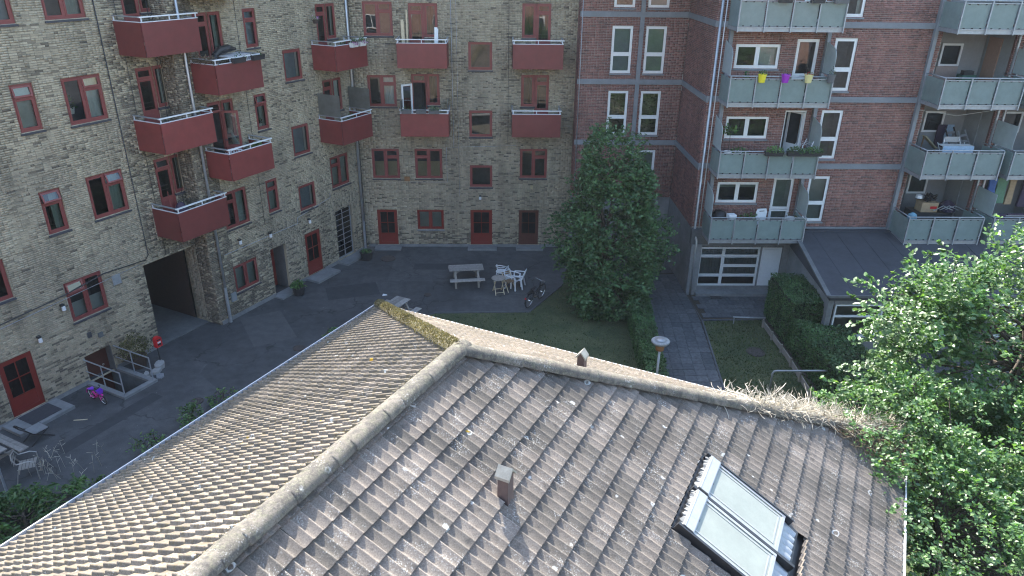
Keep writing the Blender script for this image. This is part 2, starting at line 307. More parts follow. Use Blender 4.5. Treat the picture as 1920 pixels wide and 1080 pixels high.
# ---------------------------------------------------------------- setting: ground
def flat(name, rects, z, mat, parent=None, kind='structure', rot=0, origin=(0,0,0)):
    mb = MB()
    for x0, x1, y0, y1 in rects: mb.quad((x0,y0,z), (x1,y0,z), (x1,y1,z), (x0,y1,z))
    return put(mb.mesh(name, mat), name, parent, origin, (0,0,rot), kind=kind)
PU0, PU1, PN0 = 12.28, 13.20, 20.42              # cellar stair pit, in u (along left facade) and n
B = 400
flat('ground', [(-B,PU0,-B,B), (PU1,B,-B,B), (PU0,PU1,-B,PN0), (PU0,PU1,22.3,B)], 0, 'asphalt', rot=RL)
def poly_sheet(name, pts, z, mat, kind='structure'):
    mb = MB(); mb.add([(x,y,z) for x,y in pts], [tuple(range(len(pts)))]); return put(mb.mesh(name, mat), name, kind=kind)
for i, (x, y, w, d, a, m) in enumerate([(-8.9,25.2,1.6,2.6,.5,'asphalt_old'), (-2.2,31.3,3.2,.7,0,'asphalt_new'), (-12.0,19.0,.5,3.4,-.49,'asphalt_new'), (-6.2,28.6,2.2,1.3,.3,'asphalt_new'), (.8,31.0,1.2,1.9,.1,'asphalt_old')]):
    put(MB().quad((-w/2,-d/2,0), (w/2,-d/2,0), (w/2,d/2,0), (-w/2,d/2,0)).mesh('asphalt_patch', m), 'asphalt_patch', None, (x, y, .004), (0,0,a), kind='structure')
LAWN1 = [(-3.4,25.9), (-2.47,26.42), (1.41,26.52), (2.95,29.1), (3.4,31.4), (5.4,31.4), (6.28,26.4), (6.05,24), (5.75,21), (5.9,15.5), (-3,15.5)]
LAWN2 = [(8.42,25.75), (10.95,25.85), (10.95,12), (7.2,12), (7.85,20.6)]
poly_sheet('lawn', LAWN1, .012, 'lawn'); poly_sheet('lawn', LAWN2, .012, 'lawn')
poly_sheet('soil_bed', [(10.98,25.9), (13.2,26.4), (12.4,12), (10.98,12)], .012, 'soil')
mb = MB()
for a, b in zip([(-2.47,26.45), (1.43,26.55), (2.98,29.15)], [(1.43,26.55), (2.98,29.15), (3.4,31.4)]): mb.bar((*a,.02), (*b,.02), .07, .08)
for a, b in [((8.40,25.8),(11,25.9)), ((8.40,25.8),(7.82,20.6)), ((7.82,20.6),(7.2,14))]: mb.bar((*a,.015), (*b,.015), .06, .06)
mb.build('lawn_edging', 'paving', kind='structure')
# grass blades
def blades(polys, n, h, seed):
    r = random.Random(seed); V = []; F = []
    def inside(x, y, P):
        c = False; j = len(P)-1
        for i in range(len(P)):
            if (P[i][1] > y) != (P[j][1] > y) and x < (P[j][0]-P[i][0])*(y-P[i][1])/(P[j][1]-P[i][1])+P[i][0]: c = not c
            j = i
        return c
    for P in polys:
        xs = [p[0] for p in P]; ys = [max(p[1], 16) for p in P]; k = 0
        while k < n:
            x = r.uniform(min(xs), max(xs)); y = r.uniform(min(ys), max(ys))
            if not inside(x, y, P): continue
            k += 1; a = r.uniform(0, 6.28); hh = h*r.uniform(.4, 1.2); w = r.uniform(.012, .028); b = r.uniform(0, 6.28); o = len(V)
            V += [(x-w*math.cos(a), y-w*math.sin(a), .01), (x+w*math.cos(a), y+w*math.sin(a), .01), (x+.6*hh*math.cos(b), y+.6*hh*math.sin(b), hh)]; F.append((o, o+1, o+2))
    return np.array(V), np.array(F)
V, F = blades([LAWN1, LAWN2], 9000, .07, 3)
put(np_mesh('grass', V, F, 'grass'), 'grass', kind='stuff')['label'] = 'short patchy lawn grass'
# paving: path and the strip before the red house, one slab at a time
path_root = poly_sheet('path', [(6.33,30.6), (8.38,30.6), (8.38,25.75), (7.83,20.6), (7.2,12), (5.6,12), (5.78,21), (6.07,24), (6.3,26.4)], .006, 'soil')
pav_root = poly_sheet('pavement', [(8.30,28.5), (13.2,28.5), (13.2,26.05), (11,25.95), (8.44,25.85), (8.38,28.5)], .006, 'soil')
def slabs(parent, cells, sx, sy):
    me = MB().box(-sx/2+.006, sx/2-.006, -sy/2+.006, sy/2-.006, 0, .022).mesh('paving_slab', 'paving_slab')
    cells = sorted(cells, key=lambda c: (c[0]**2+c[1]**2))
    for x, y in cells[:150]:
        put(me, 'paving_slab', parent, (x, y, .008+random.uniform(0, .006)), (random.uniform(-.008,.008), random.uniform(-.008,.008), random.uniform(-.01,.01)))
    mb = MB()
    for x, y in cells[150:]:
        dz = random.uniform(0, .006); mb.box(x-sx/2+.006, x+sx/2-.006, y-sy/2+.006, y+sy/2-.006, .008+dz, .03+dz)
    if mb.v: put(mb.mesh('paving_slabs_far', 'paving_slab'), 'paving_slab', parent, kind='stuff')
def lerp_tab(tab, y):
    for (y0, a), (y1, b) in zip(tab, tab[1:]):
        if y0 <= y <= y1: return a+(b-a)*(y-y0)/(y1-y0)
    return tab[-1][1] if y > tab[-1][0] else tab[0][1]
PL = [(12,5.6),(21,5.78),(24,6.07),(26.4,6.3),(30.6,6.33)]; PR = [(12,7.2),(20.6,7.83),(25.75,8.38),(30.6,8.38)]
cells = []; y = 18.2; row = 0
while y < 30.3:
    x0, x1 = lerp_tab(PL, y), lerp_tab(PR, y); n = int((x1-x0-.02)/.40); off = (x1-x0-n*.40)/2
    cells += [(x0+off+.40*(i+.5), y) for i in range(n)]; y += .40; row += 1
slabs(path_root, cells, .40, .40)
slabs(pav_root, [(8.72+.40*i+.2*(j % 2), 26.25+.40*j) for i in range(10) for j in range(6) if 8.72+.40*i+.2*(j % 2) < 12.6], .40, .40)

# ---------------------------------------------------------------- buildings: walls, bricks, windows
class Plane:
    def __init__(s, bld, P, rot, th=.14): s.b = bld; s.P = Vector(P); s.rot = rot; s.open = []; s.Mx = Matrix.Translation(s.P) @ Matrix.Rotation(rot, 4, 'Z')
    def loc(s, u, y, z): return (s.Mx @ Vector((u, y, z))) - s.b.location
    def put(s, mb_or_me, name, mats=None, at=(0,0,0), parent=None, smooth=False, kind=None):
        me = mb_or_me.mesh(name, mats, smooth) if isinstance(mb_or_me, MB) else mb_or_me
        if parent is None: return put(me, name, s.b, s.loc(*at), (0,0,s.rot), kind=kind)
        return put(me, name, parent, at, kind=kind)
    def w(s, u, y, z): return s.Mx @ Vector((u, y, z))
STR = MB().box(0, .228, 0, .022, 0, .0535)
BRICKS = {}
def build_wall(pl, u0, u1, z0, z1, bm, mm, ztop, zb=None, reveal=.13, zone=None):
    ops = [o for o in pl.open if o[1] > u0 and o[0] < u1]
    us = sorted({u0, u1, *[min(max(x, u0), u1) for o in ops for x in o[:2]]}); zs = sorted({z0, z1, *[min(max(x, z0), z1) for o in ops for x in o[2:4]]})
    mb = MB(); y = .014
    for a, b in zip(us, us[1:]):
        for c, d in zip(zs, zs[1:]):
            um, zm = (a+b)/2, (c+d)/2
            if any(o[0] < um < o[1] and o[2] < zm < o[3] for o in ops): continue
            mb.quad((a,y,c), (b,y,c), (b,y,d), (a,y,d))
    mb.m(1)
    for a, b, c, d in [o[:4] for o in ops]:
        a, b, c, d = max(a, u0), min(b, u1), max(c, z0), min(d, z1); r = reveal
        mb.quad((a,y,c), (a,y,d), (a,r,d), (a,r,c)); mb.quad((b,y,c), (b,r,c), (b,r,d), (b,y,d)); mb.quad((a,y,d), (b,y,d), (b,r,d), (a,r,d)); mb.quad((a,y,c), (a,r,c), (b,r,c), (b,y,c))
    wall = pl.put(mb, 'wall', [mm, bm])
    # bricks, course by course, with the openings left free
    key = pl.b.name; lst = BRICKS.setdefault(key, []); r = random.Random(int(u0*100)+int(pl.P.y*10))
    k = math.ceil((zb if zb is not None else z0)/.0667)
    while k*.0667 < min(z1, ztop):
        z = k*.0667; zm = z+.028; free = [(u0, u1)]
        for o in ops:
            if o[2]-.012 < zm < o[3]+.012:
                nf = []
                for a, b in free:
                    if o[1] <= a or o[0] >= b: nf.append((a, b)); continue
                    if o[0] > a: nf.append((a, o[0]))
                    if o[1] < b: nf.append((o[1], b))
                free = nf
        for a, b in free:
            x = a - [0, .06, .12, .18][(k*3) % 4 if k % 2 else (k*5+1) % 4]
            hd = k % 2
            while x < b:
                ln = .108 if (hd and r.random() < .55) or r.random() < .12 else .228
                p, q = max(x, a), min(x+ln, b)
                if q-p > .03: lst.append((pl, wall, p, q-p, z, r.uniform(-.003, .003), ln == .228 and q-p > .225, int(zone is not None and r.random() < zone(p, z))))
                x += ln+.012
        k += 1
    return wall
def finish_bricks(bld, mat, most=300):
    lst = BRICKS[bld.name]; from_cam = []
    for i, (pl, wall, u, ln, z, dy, full, dk) in enumerate(lst):
        if not full: continue
        P = cam_inv @ pl.w(u+.114, 0, z); 
        if P.z > -1: continue
        x, yy = P.x/-P.z*1354/960, P.y/-P.z*1354/540
        if abs(x) < .98 and abs(yy) < .96: from_cam.append((P.length, i))
    pick = {i for _, i in sorted(from_cam)[:most]}
    me = STR.mesh('brick', mat); me_d = STR.mesh('brick', 'dark_brick')
    for i in sorted(pick):
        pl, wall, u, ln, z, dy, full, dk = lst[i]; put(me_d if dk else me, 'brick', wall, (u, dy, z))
    rest = [b for i, b in enumerate(lst) if i not in pick]
    A = np.array([(b[2], b[3], b[4], b[5]) for b in rest]); n = len(A)
    V = np.zeros((n, 8, 3)); t = 0
    for zi in (0, 1):
        for x, y in ((0,0), (1,0), (1,1), (0,1)):
            V[:, t, 0] = A[:,0]+x*A[:,1]; V[:, t, 1] = A[:,3]+y*.022; V[:, t, 2] = A[:,2]+zi*.0535; t += 1
    mats = {}
    for i, b in enumerate(rest): mats.setdefault(id(b[0]), (b[0], []))[1].append(i)
    for pl, idx in mats.values():
        R3 = np.array(pl.Mx.to_3x3()); P = np.array(pl.P-bld.location); V[idx] = V[idx] @ R3.T + P
    base = np.array([(0,1,5,4), (4,5,6,7), (0,4,7,3), (1,2,6,5), (0,3,2,1)])
    F = (np.arange(n)[:,None,None]*8+base[None]).reshape(-1, 4)
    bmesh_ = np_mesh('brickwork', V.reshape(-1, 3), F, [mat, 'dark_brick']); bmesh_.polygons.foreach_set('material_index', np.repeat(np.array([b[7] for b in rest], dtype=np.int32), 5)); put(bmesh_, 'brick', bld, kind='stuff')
cam_inv = cam.matrix_world.inverted()
CACHE = {}
def cached(key, fn):
    if key not in CACHE: CACHE[key] = fn()
    return CACHE[key]
def frame_mesh(w, h, lights, fm, fw=.065, sw=.055, dark_sub=False):
    def f():
        mb = MB(); y0, y1 = .055, .125
        mb.box(0, fw, y0, y1, 0, h); mb.box(w-fw, w, y0, y1, 0, h); mb.box(fw, w-fw, y0, y1, 0, fw); mb.box(fw, w-fw, y0, y1, h-fw, h)
        us = sorted({l[1] for l in lights if l[1] < w-fw-.01})
        for u in us: mb.box(u, u+fw*.9, y0+.002, y1-.002, fw, h-fw)
        for a, b, c, d, *k in lights:
            if c > fw+.01: mb.box(a, b, y0+.003, y1-.003, c-fw*.8, c)
            if k and k[0] in ('vent', 'open'): continue
            y2, y3 = y0-.012, y0+.035
            mb.box(a, a+sw, y2, y3, c, d); mb.box(b-sw, b, y2, y3, c, d); mb.box(a+sw, b-sw, y2, y3, c, c+sw); mb.box(a+sw, b-sw, y2, y3, d-sw, d)
            if k and k[0] == 'door':   # door leaf: solid lower panel
                mb.box(a+sw, b-sw, y0+.006, y0+.03, c+sw, c+k[1]); mb.box(a+sw, b-sw, y2+.001, y3-.001, c+k[1], c+k[1]+sw)
                mb.box(a+sw+.08, b-sw-.08, y0-.004, y0+.006, c+sw+.08, c+k[1]-.08)
            if k and k[0] == 'bars':   # door with glazing bars
                um = (a+b)/2; zm = c+k[2]
                mb.box(a+sw, b-sw, y0+.006, y0+.03, c+sw, c+k[1]); mb.box(a+sw, b-sw, y2+.001, y3-.001, c+k[1], c+k[1]+.09)
                mb.box(um-.014, um+.014, y0-.004, y0+.024, c+k[1]+.09, d-sw); mb.box(a+sw, b-sw, y0-.006, y0+.022, zm-.014, zm+.014)
        return mb.mesh('window', fm)
    return cached(('fr', w, h, str(lights), fm, fw, sw), f)
def vent_mesh(w, h, fm):
    def f():
        mb = MB(); s = .05; mb.box(0, s, -.02, .02, -h, 0); mb.box(w-s, w, -.02, .02, -h, 0); mb.box(s, w-s, -.02, .02, -s, 0); mb.box(s, w-s, -.02, .02, -h, -h+s)
        mb.m(1).quad((s,0,-h+s), (w-s,0,-h+s), (w-s,0,-s), (s,0,-s)); return mb.mesh('top_vent', [fm, 'pane_glass'])
    return cached(('vm', w, h, fm), f)
def wavy(w, h, amp=.025, per=.12):
    n = max(6, int(w/per*4)); mb = MB()
    for i in range(n+1): x = w*i/n; y = amp*math.sin(x/per*6.28); mb.v += [(x,y,0), (x,y,h)]
    for i in range(n): mb.f.append((2*i,2*i+2,2*i+3,2*i+1)); mb.mi.append(0)
    return mb
rw = random.Random(21)
def window(pl, u, z, w, h, lights, fm='red_frame', sill='slate', curtain=None, tilt=None, pane='pane_glass', name='window', opening=True, fw=.065, sw=.055, cut=None, label=None, room=True):
    if opening: pl.open.append(cut or (u, u+w, z, z+h))
    fr = pl.put(frame_mesh(w, h, lights, fm, fw, sw), name, at=(u, 0, z))
    if label: fr['label'] = label
    for i, l in enumerate(lights):
        a, b, c, d = l[:4]; k = l[4:]; lo = c+sw
        if k and k[0] == 'vent':
            ang = k[1] if len(k) > 1 else 0
            put(vent_mesh(round(b-a, 3), round(d-c, 3), fm), 'top_vent', fr, (a, .06, d), (-rad(ang), 0, 0)); continue
        if k and k[0] in ('door', 'bars'): lo = c+k[1]+sw
        if k and k[0] == 'open': continue
        me = cached(('pn', round(b-a,3), round(d-lo,3), pane, sw), lambda: MB().quad((sw,0,0), (b-a-sw,0,0), (b-a-sw,0,d-lo-sw), (sw,0,d-lo-sw)).mesh('pane', pane))
        put(me, 'pane', fr, (a, .07, lo))
    if sill:
        me = cached(('sill', w, sill), lambda: MB().add([(-.03,-.045,-.03), (w+.03,-.045,-.03), (w+.03,.06,.0), (-.03,.06,.0), (-.03,-.045,-.075), (w+.03,-.045,-.075), (w+.03,.06,-.075), (-.03,.06,-.075)], [(0,1,2,3), (0,4,5,1), (0,3,7,4), (1,5,6,2)]).mesh('sill', sill)); put(me, 'sill', fr)
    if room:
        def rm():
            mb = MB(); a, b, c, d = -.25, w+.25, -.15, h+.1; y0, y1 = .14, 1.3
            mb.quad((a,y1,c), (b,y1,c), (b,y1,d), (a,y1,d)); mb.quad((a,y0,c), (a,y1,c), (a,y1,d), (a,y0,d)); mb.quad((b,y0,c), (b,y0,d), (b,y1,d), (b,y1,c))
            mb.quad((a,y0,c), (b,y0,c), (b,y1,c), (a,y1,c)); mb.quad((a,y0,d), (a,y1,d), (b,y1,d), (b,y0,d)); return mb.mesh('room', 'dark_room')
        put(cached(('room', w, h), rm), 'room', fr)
    for cu in (curtain or []):
        # (x0, x1, z0, z1, material, flat?)
        x0, x1, c0, c1, m, *fl = cu; ww, hh = round(x1-x0, 2), round(c1-c0, 2)
        me = cached(('cur', ww, hh, m, bool(fl)), lambda: (MB().quad((0,0,0), (ww,0,0), (ww,0,hh), (0,0,hh)) if fl else wavy(ww, hh)).mesh('curtain', m, not fl)); put(me, 'blind' if fl else 'curtain', fr, (x0, .2, c0))
    return fr
def dbl(w=1.3, h=1.42, vent='r', ang=0, top=.36, vent_both=False):
    m = w/2-.03; f = .065; Lr = (f, m, f, h-f); Rt = (m+.06, w-f, f, h-f)
    def sp(r, a): return [(r[0], r[1], r[2], h-f-top), (r[0], r[1], h-f-top+.05, h-f, 'vent', a)]
    return ([Lr]+sp(Rt, ang)) if vent == 'r' else (sp(Lr, ang)+[Rt]) if vent == 'l' else [Lr, Rt]
def slim(w=.66, h=1.36, ang=0, top=.36): return [(.065, w-.065, .065, h-.065-top), (.065, w-.065, h-.065-top+.05, h-.065, 'vent', ang)]
def curt(w, h, kind):
    if kind == 0: return []
    if kind == 1: return [(w*.55, w-.06, .02, h, 'curtain_green')]
    if kind == 2: return [(.05, w*.3, .02, h, 'curtain_white'), (w*.72, w-.05, .02, h, 'curtain_white')]
    if kind == 3: return [(.05, w-.05, .02, h, 'curtain_blue', 1)]
    if kind == 4: return [(.05, w-.05, .02, h*.55, 'curtain_tan', 1)]
    if kind == 5: return [(.05, w-.05, .0, h*.42, 'curtain_white', 1)]
    if kind == 6: return [(.05, w-.05, .02, h, 'curtain_green', 1)]
    if kind == 7: return [(w*.5, w-.06, .02, h, 'curtain_white')]
def balcony_door(pl, u, zf, zt, door='l', wd=.66, ww=.6, hw=1.4, curtain=1, tilt=0, leaf=True, label=None, white=False, **kw):
    """door leaf with transom (full height) plus a window beside it"""
    w = wd+ww; H = zt-zf; zb = H-hw; f = .065; top = .34
    ud = u if door == 'l' else u+ww; uw = u+wd if door == 'l' else u
    dl = [(f, wd-f, f, H-f-top, 'door', .78)] if leaf else [(f, wd-f, f, H-f-top, 'open')]
    d = window(pl, ud, zf, wd, H, dl+[(f, wd-f, H-f-top+.05, H-f, 'vent', tilt)], sill=None, name='balcony_door', **kw)
    wi = window(pl, uw, zt-hw, ww, hw, [(f, ww-f, f, hw-f)], curtain=curt(ww, hw, curtain))
    if label: d['label'] = label
    return d, wi

# ---- yellow brick building
yb = thing('brick_apartment_building', 'yellow brick apartment block with red balconies and red window frames', 'building', (-8, 33, 0))
WT = 17.5
p1 = Plane(yb, N*22.15, RL); p2 = Plane(yb, N*21.45, RL); p3 = Plane(yb, (0, 33.86, 0), 0)
# left plane windows
def wdbl(pl, u, z, w=1.3, h=1.42, vent='r', ang=0, c=0, **kw): return window(pl, u, z, w, h, dbl(w, h, vent, ang), curtain=curt(w, h, c), **kw)
wdbl(p1, 13.76, 11.52, c=1); wdbl(p1, 13.76, 8.46, c=7, ang=6); wdbl(p1, 13.78, 5.38, c=1, ang=22); 
window(p1, 12.24, 2.32, 1.3, 1.38, dbl(1.3, 1.38, 'l', 16), curtain=curt(1.3, 1.38, 5))
for z, a, c in ((11.5, 0, 3), (8.53, 10, 6), (5.37, 22, 1)): window(p1, 12.24, z, .68, 1.36, slim(.68, 1.36, a), curtain=curt(.68, 1.36, c))
for z in (3.88, 6.95, 10.0): window(p1, 9.72, z, 1.03, 1.25, [(.065, .965, .065, 1.185)])
for z in (5.38, 8.5, 11.5): wdbl(p1, 7.3, z, c=2)
for zt, c, t, lb in ((12.93, 2, 0, None), (9.86, 7, 0, None), (6.79, 1, 14, None)):
    balcony_door(p1, 16.31, zt-2.3, zt, 'l', .66, .62, 1.38, c, t, label=lb)
window(p1, 9.72, .12, 1.02, 1.92, [(.05, .97, .03, 1.87, 'bars', .50, 1.18)], fm='red_door', sill=None, name='entrance_door', pane='pane_dark', fw=.05, sw=.11)
p1.open.append((12.27, 13.24, -.2, 1.0))                    # cellar door (below ground)
p1.open.append((15.08, 17.35, 0, 3.28))                     # passage
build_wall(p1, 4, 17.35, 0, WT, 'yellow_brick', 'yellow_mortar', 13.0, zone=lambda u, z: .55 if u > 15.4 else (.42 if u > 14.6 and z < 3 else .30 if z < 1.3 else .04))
# right part of the left facade
for z, t, c, op in ((11.48, 0, 1, 1), (8.46, 12, 1, 0), (5.1, 0, 1, 1)):
    if z > 6: balcony_door(p2, 18.36, z-2.35, z, 'l', .64, .58, 1.38, c, t, leaf=bool(op))
    else: window(p2, 18.34, 3.65, 1.22, 1.45, dbl(1.22, 1.45, 'l', 10), curtain=curt(1.22, 1.45, 1))
for z, c, a in ((10.12, 3, 0), (7.05, 1, 20), (3.65, 6, 0)): window(p2, 20.6, z, .64, 1.37, slim(.64, 1.37, a), curtain=curt(.64, 1.37, c))
for z, h in ((8.65, 1.2), (5.6, 1.24), (3.18, 1.12)): window(p2, 22.39, z, 1.04, h, [(.065, .975, .065, h-.065)], curtain=[(.86, .95, .05, h-.05, 'curtain_white'), (.05, .84, .05, h-.05, 'curtain_blue', 1)])
for z, c in ((11.44, 2), (8.42, 7)): balcony_door(p2, 24.54, z-2.35, z, 'l', .62, .62, 1.40, c, 10 if z < 9 else 0)
wdbl(p2, 24.54, 3.62, 1.26, 1.43, 'l', 0, 6)
window(p2, 18.33, 1.0, 1.26, 1.12, dbl(1.26, 1.12, 'n'), curtain=curt(1.26, 1.12, 6))
p2.open.append((20.36, 21.24, .05, 2.15))
window(p2, 22.43, .12, 1.0, 1.98, [(.05, .95, .03, 1.93, 'bars', .50, 1.2)], fm='red_door', sill=None, name='entrance_door', pane='pane_dark', fw=.05, sw=.11)
p2.open.append((24.56, 25.75, .12, 2.55))
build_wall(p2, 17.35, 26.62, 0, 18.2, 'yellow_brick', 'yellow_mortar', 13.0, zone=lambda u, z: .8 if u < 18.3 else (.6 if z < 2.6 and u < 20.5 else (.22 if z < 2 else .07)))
# back wing
wdbl(p3, -5.82, 10.03, c=0); wdbl(p3, -5.82, 6.93, c=7); wdbl(p3, -5.86, 3.52, h=1.44, c=4); wdbl(p3, -3.82, 3.52, h=1.45, vent='l', c=4)
balcony_door(p3, -3.82, 9.0, 11.4, 'l', .68, .60, 1.42, 0)
balcony_door(p3, -3.82, 6.0, 8.42, 'l', .70, .58, 1.42, 0, leaf=False)
for z, c in ((10.0, 2), (6.97, 4)): balcony_door(p3, 1.19, z-.98, z+1.43, 'r', .66, .62, 1.43, 0)
wdbl(p3, 1.19, 3.56, h=1.43, c=0)
for z, h in ((8.6, 1.22), (5.55, 1.23), (3.1, 1.08)): window(p3, -1.21, z, 1.08, h, [(.065, 1.015, .065, h-.065)])
window(p3, -3.83, .92, 1.3, 1.02, dbl(1.3, 1.02, 'n'), sill='concrete', fm='red_door', curtain=curt(1.3, 1.02, 6))
for u, w in ((-5.80, .98), (-1.21, 1.07), (1.18, .98)):
    window(p3, u, .10, w, 1.85, [(.05, w-.05, .03, 1.80, 'bars', .48, 1.12)], fm='brown_door' if u > 1 else 'red_door', sill=None, name='entrance_door', pane='pane_dark', fw=.05, sw=.10)
build_wall(p3, -6.40, 8.0, 0, WT, 'yellow_brick', 'yellow_mortar', 13.0, zone=lambda u, z: .4 if z < .8 else .08)
# return between the two parts of the left facade, plinth, passage, cellar door, recessed doors, roof
pr = Plane(yb, LN(17.35, 22.16), RL-math.pi/2)             # faces the camera side (-L); its u runs towards -N
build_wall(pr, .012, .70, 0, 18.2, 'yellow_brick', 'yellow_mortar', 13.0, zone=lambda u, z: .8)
pj = Plane(yb, LN(17.345, 30), RL-math.pi/2); build_wall(pj, 7.2, 7.82, 0, 3.28, 'yellow_brick', 'yellow_mortar', 3.25)   # inner right wall of the passage
mb = MB(); a, b = 15.08, 17.33
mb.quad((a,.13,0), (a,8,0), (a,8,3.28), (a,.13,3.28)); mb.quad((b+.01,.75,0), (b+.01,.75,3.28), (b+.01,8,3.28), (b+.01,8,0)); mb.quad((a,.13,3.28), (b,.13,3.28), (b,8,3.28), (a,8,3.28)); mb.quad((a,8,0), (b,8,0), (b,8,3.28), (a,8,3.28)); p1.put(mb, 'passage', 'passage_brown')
mb = MB(); mb.box(15.09, 17.3, -.02, 8, .004, .05); p1.put(mb, 'passage_floor', 'concrete_dark')
mb = MB(); mb.box(12.27, 13.24, .32, .36, -1.1, 1.0); mb.m(1).box(12.27, 12.29, .02, .32, -1.1, 1.0).box(13.22, 13.26, .02, .32, -1.1, 1.0)
cd = p1.put(mb, 'cellar_door', ['brown_door', 'concrete_dark']); MB().ring((13.0,.30,.25), .03, .012, (0,1,0), 10, 5).build('handle', 'alu', cd)
mb = MB(); mb.box(20.37, 21.23, .75, .79, .05, 2.12); mb.m(1).box(20.30, 20.37, .13, .8, .05, 2.15).box(21.23, 21.30, .13, .8, .05, 2.15).box(20.3, 21.3, .13, .8, 2.13, 2.2); p2.put(mb, 'recessed_door', ['red_door', 'concrete_dark'])
mb = MB(); w = 1.15
mb.box(24.58, 24.63, .1, .15, .12, 2.52).box(25.68, 25.73, .1, .15, .12, 2.52).box(24.63, 25.68, .1, .15, 2.47, 2.52).box(24.63, 25.68, .1, .15, .12, .19).box(25.12, 25.16, .105, .145, .19, 2.47)
for i in range(8): mb.box(24.63, 25.68, .11, .14, .45+i*.26, .475+i*.26)
gd = p2.put(mb, 'glazed_steel_door', 'galv'); put(MB().quad((24.63,.125,.19), (25.68,.125,.19), (25.68,.125,2.47), (24.63,.125,2.47)).mesh('pane', 'pane_dark'), 'pane', gd); put(MB().quad((24.5,.9,0), (25.8,.9,0), (25.8,.9,2.6), (24.5,.9,2.6)).mesh('room', 'dark_room'), 'room', gd)
for pl, h, spans in ((p1, .14, ((4, 9.6), (10.8, 12.2), (13.3, 15.05))), (p2, .16, ((17.4, 20.3), (21.3, 22.38), (23.5, 24.5), (25.8, 26.58))), (p3, .13, ((-6.3,-5.85), (-4.78,-1.27), (-.1,1.12), (2.22,3.6)))):
    for x0, x1 in spans: pl.put(MB().box(x0, x1, -.03, .02, 0, h), 'plinth', 'concrete')
def step(pl, x0, x1, d, h, name='doorstep'): pl.put(MB().box(x0, x1, -d, .1, 0, h), name, 'concrete')
step(p1, 9.3, 11.05, .95, .10); step(p2, 20.2, 21.6, .5, .07); step(p2, 22.2, 23.7, .75, .10); step(p2, 24.4, 26.0, .6, .10)
for x0, x1 in ((-5.95,-4.65), (-1.35,.1), (1.05,2.4)): step(p3, x0, x1, .55, .09)
mb = MB(); pts = [LN(4,22.15-.25), LN(26.7,22.15-.25), LN(26.7,33), LN(4,33)]
mb.prism([(p.x+8, p.y-33) for p in [LN(4,22.15), LN(17.3,22.15), LN(17.3,33), LN(4,33)]], WT-.15, WT+.1); mb.prism([(p.x+8, p.y-33) for p in [LN(17.3,21.3), LN(26.7,21.3), LN(26.7,33), LN(17.3,33)]], 18.2, 18.4); mb.prism([(2.0,.6), (16,.6), (16,12), (-2,12)], WT, WT+.19); mb.build('roof', 'slate', yb)
mb = MB()
for a, b in zip(pts, pts[1:]+pts[:1]):
    if a is not pts[0]: mb.quad((a.x+8,a.y-33,0), (b.x+8,b.y-33,0), (b.x+8,b.y-33,18.2), (a.x+8,a.y-33,18.2))
mb.quad((16,12,0), (-9,12,0), (-9,12,WT), (16,12,WT)).quad((16,.88,0), (16,12,0), (16,12,WT), (16,.88,WT)); mb.build('rear_wall', 'concrete_dark', yb)
# pipes and cables
def pipe(pl, pts, r, mat, name='drainpipe'): return pl.put(MB().tube(pts, r, 8), name, mat, smooth=True)
pipe(p2, [(17.72,-.09,0), (17.72,-.09,17.4)], .05, 'zinc'); pipe(p2, [(26.42,-.07,0), (26.42,-.07,17.4)], .055, 'zinc')
for pl, uu in ((p2, 17.72), (p2, 26.42)): pl.put(MB().tube([(uu,-.09,0), (uu,-.09,1.5)], .062, 8), 'drainpipe_foot', 'galv')
pipe(p1, [(15.35,-.02,13), (15.35,-.02,3.6), (15.2,-.02,3.45)], .016, 'cable', 'cable')
pipe(p1, [(15.2,-.025,3.45), (13.6,-.025,3.9-.35), (12.2,-.025,3.35), (8,-.025,3.1)], .02, 'cable', 'cable'); pipe(p1, [(15.1,-.02,3.38), (8,-.02,2.98)], .010, 'galv', 'cable')
pipe(p1, [(16.05,-.02,13), (16.05,-.02,3.4)], .009, 'cable', 'cable'); pipe(p1, [(17.2,-.02,13), (17.2,-.02,3.4)], .010, 'cable', 'cable')
pipe(p2, [(20.25,-.02,13), (20.25,-.02,3.3)], .009, 'cable', 'cable'); pipe(p2, [(24.3,-.02,3.5), (24.3,-.02,3.3), (22.1,-.02,3.0), (22.1,-.02,2.75), (18,-.02,2.75)], .012, 'galv', 'cable')
pipe(p3, [(-1.95,-.02,13), (-1.95,-.02,5.05), (-2.3,-.02,5.05), (-2.3,-.02,3.35), (-4.1,-.02,3.35)], .012, 'galv', 'cable'); pipe(p3, [(-2.25,-.02,5.05), (1.0,-.02,5.15)], .008, 'galv', 'cable'); pipe(p3, [(-1.72,-.02,13), (-1.72,-.02,2.6)], .007, 'galv', 'cable')
pipe(p3, [(.6,-.02,13), (.6,-.02,5.2)], .008, 'cable', 'cable')
p3.put(MB().box(-4.35,-4.1,-.10,.03,3.42,3.62), 'wall_vent', 'rust'); p3.put(MB().box(1.72,1.84,-.06,.03,3.02,3.2), 'wall_vent', 'curtain_tan')
def wall_lamp(pl, u, z): 
    o = pl.put(MB().box(u-.05, u+.05, -.12, .03, z+.1, z+.16), 'wall_lamp', 'dark_steel'); MB().lathe([(.0,.1), (.055,.1), (.06,-.04), (.0,-.06)], (u,-.10,z), 10).build('shade', 'white_plastic', o)
wall_lamp(p3, -.72, 2.55); wall_lamp(p2, 22.75, 2.62); wall_lamp(p2, 20.4, 2.75); wall_lamp(p2, 18.8, 3.0); wall_lamp(p1, 11.05, 2.25); wall_lamp(p1, 12.0, 2.95)
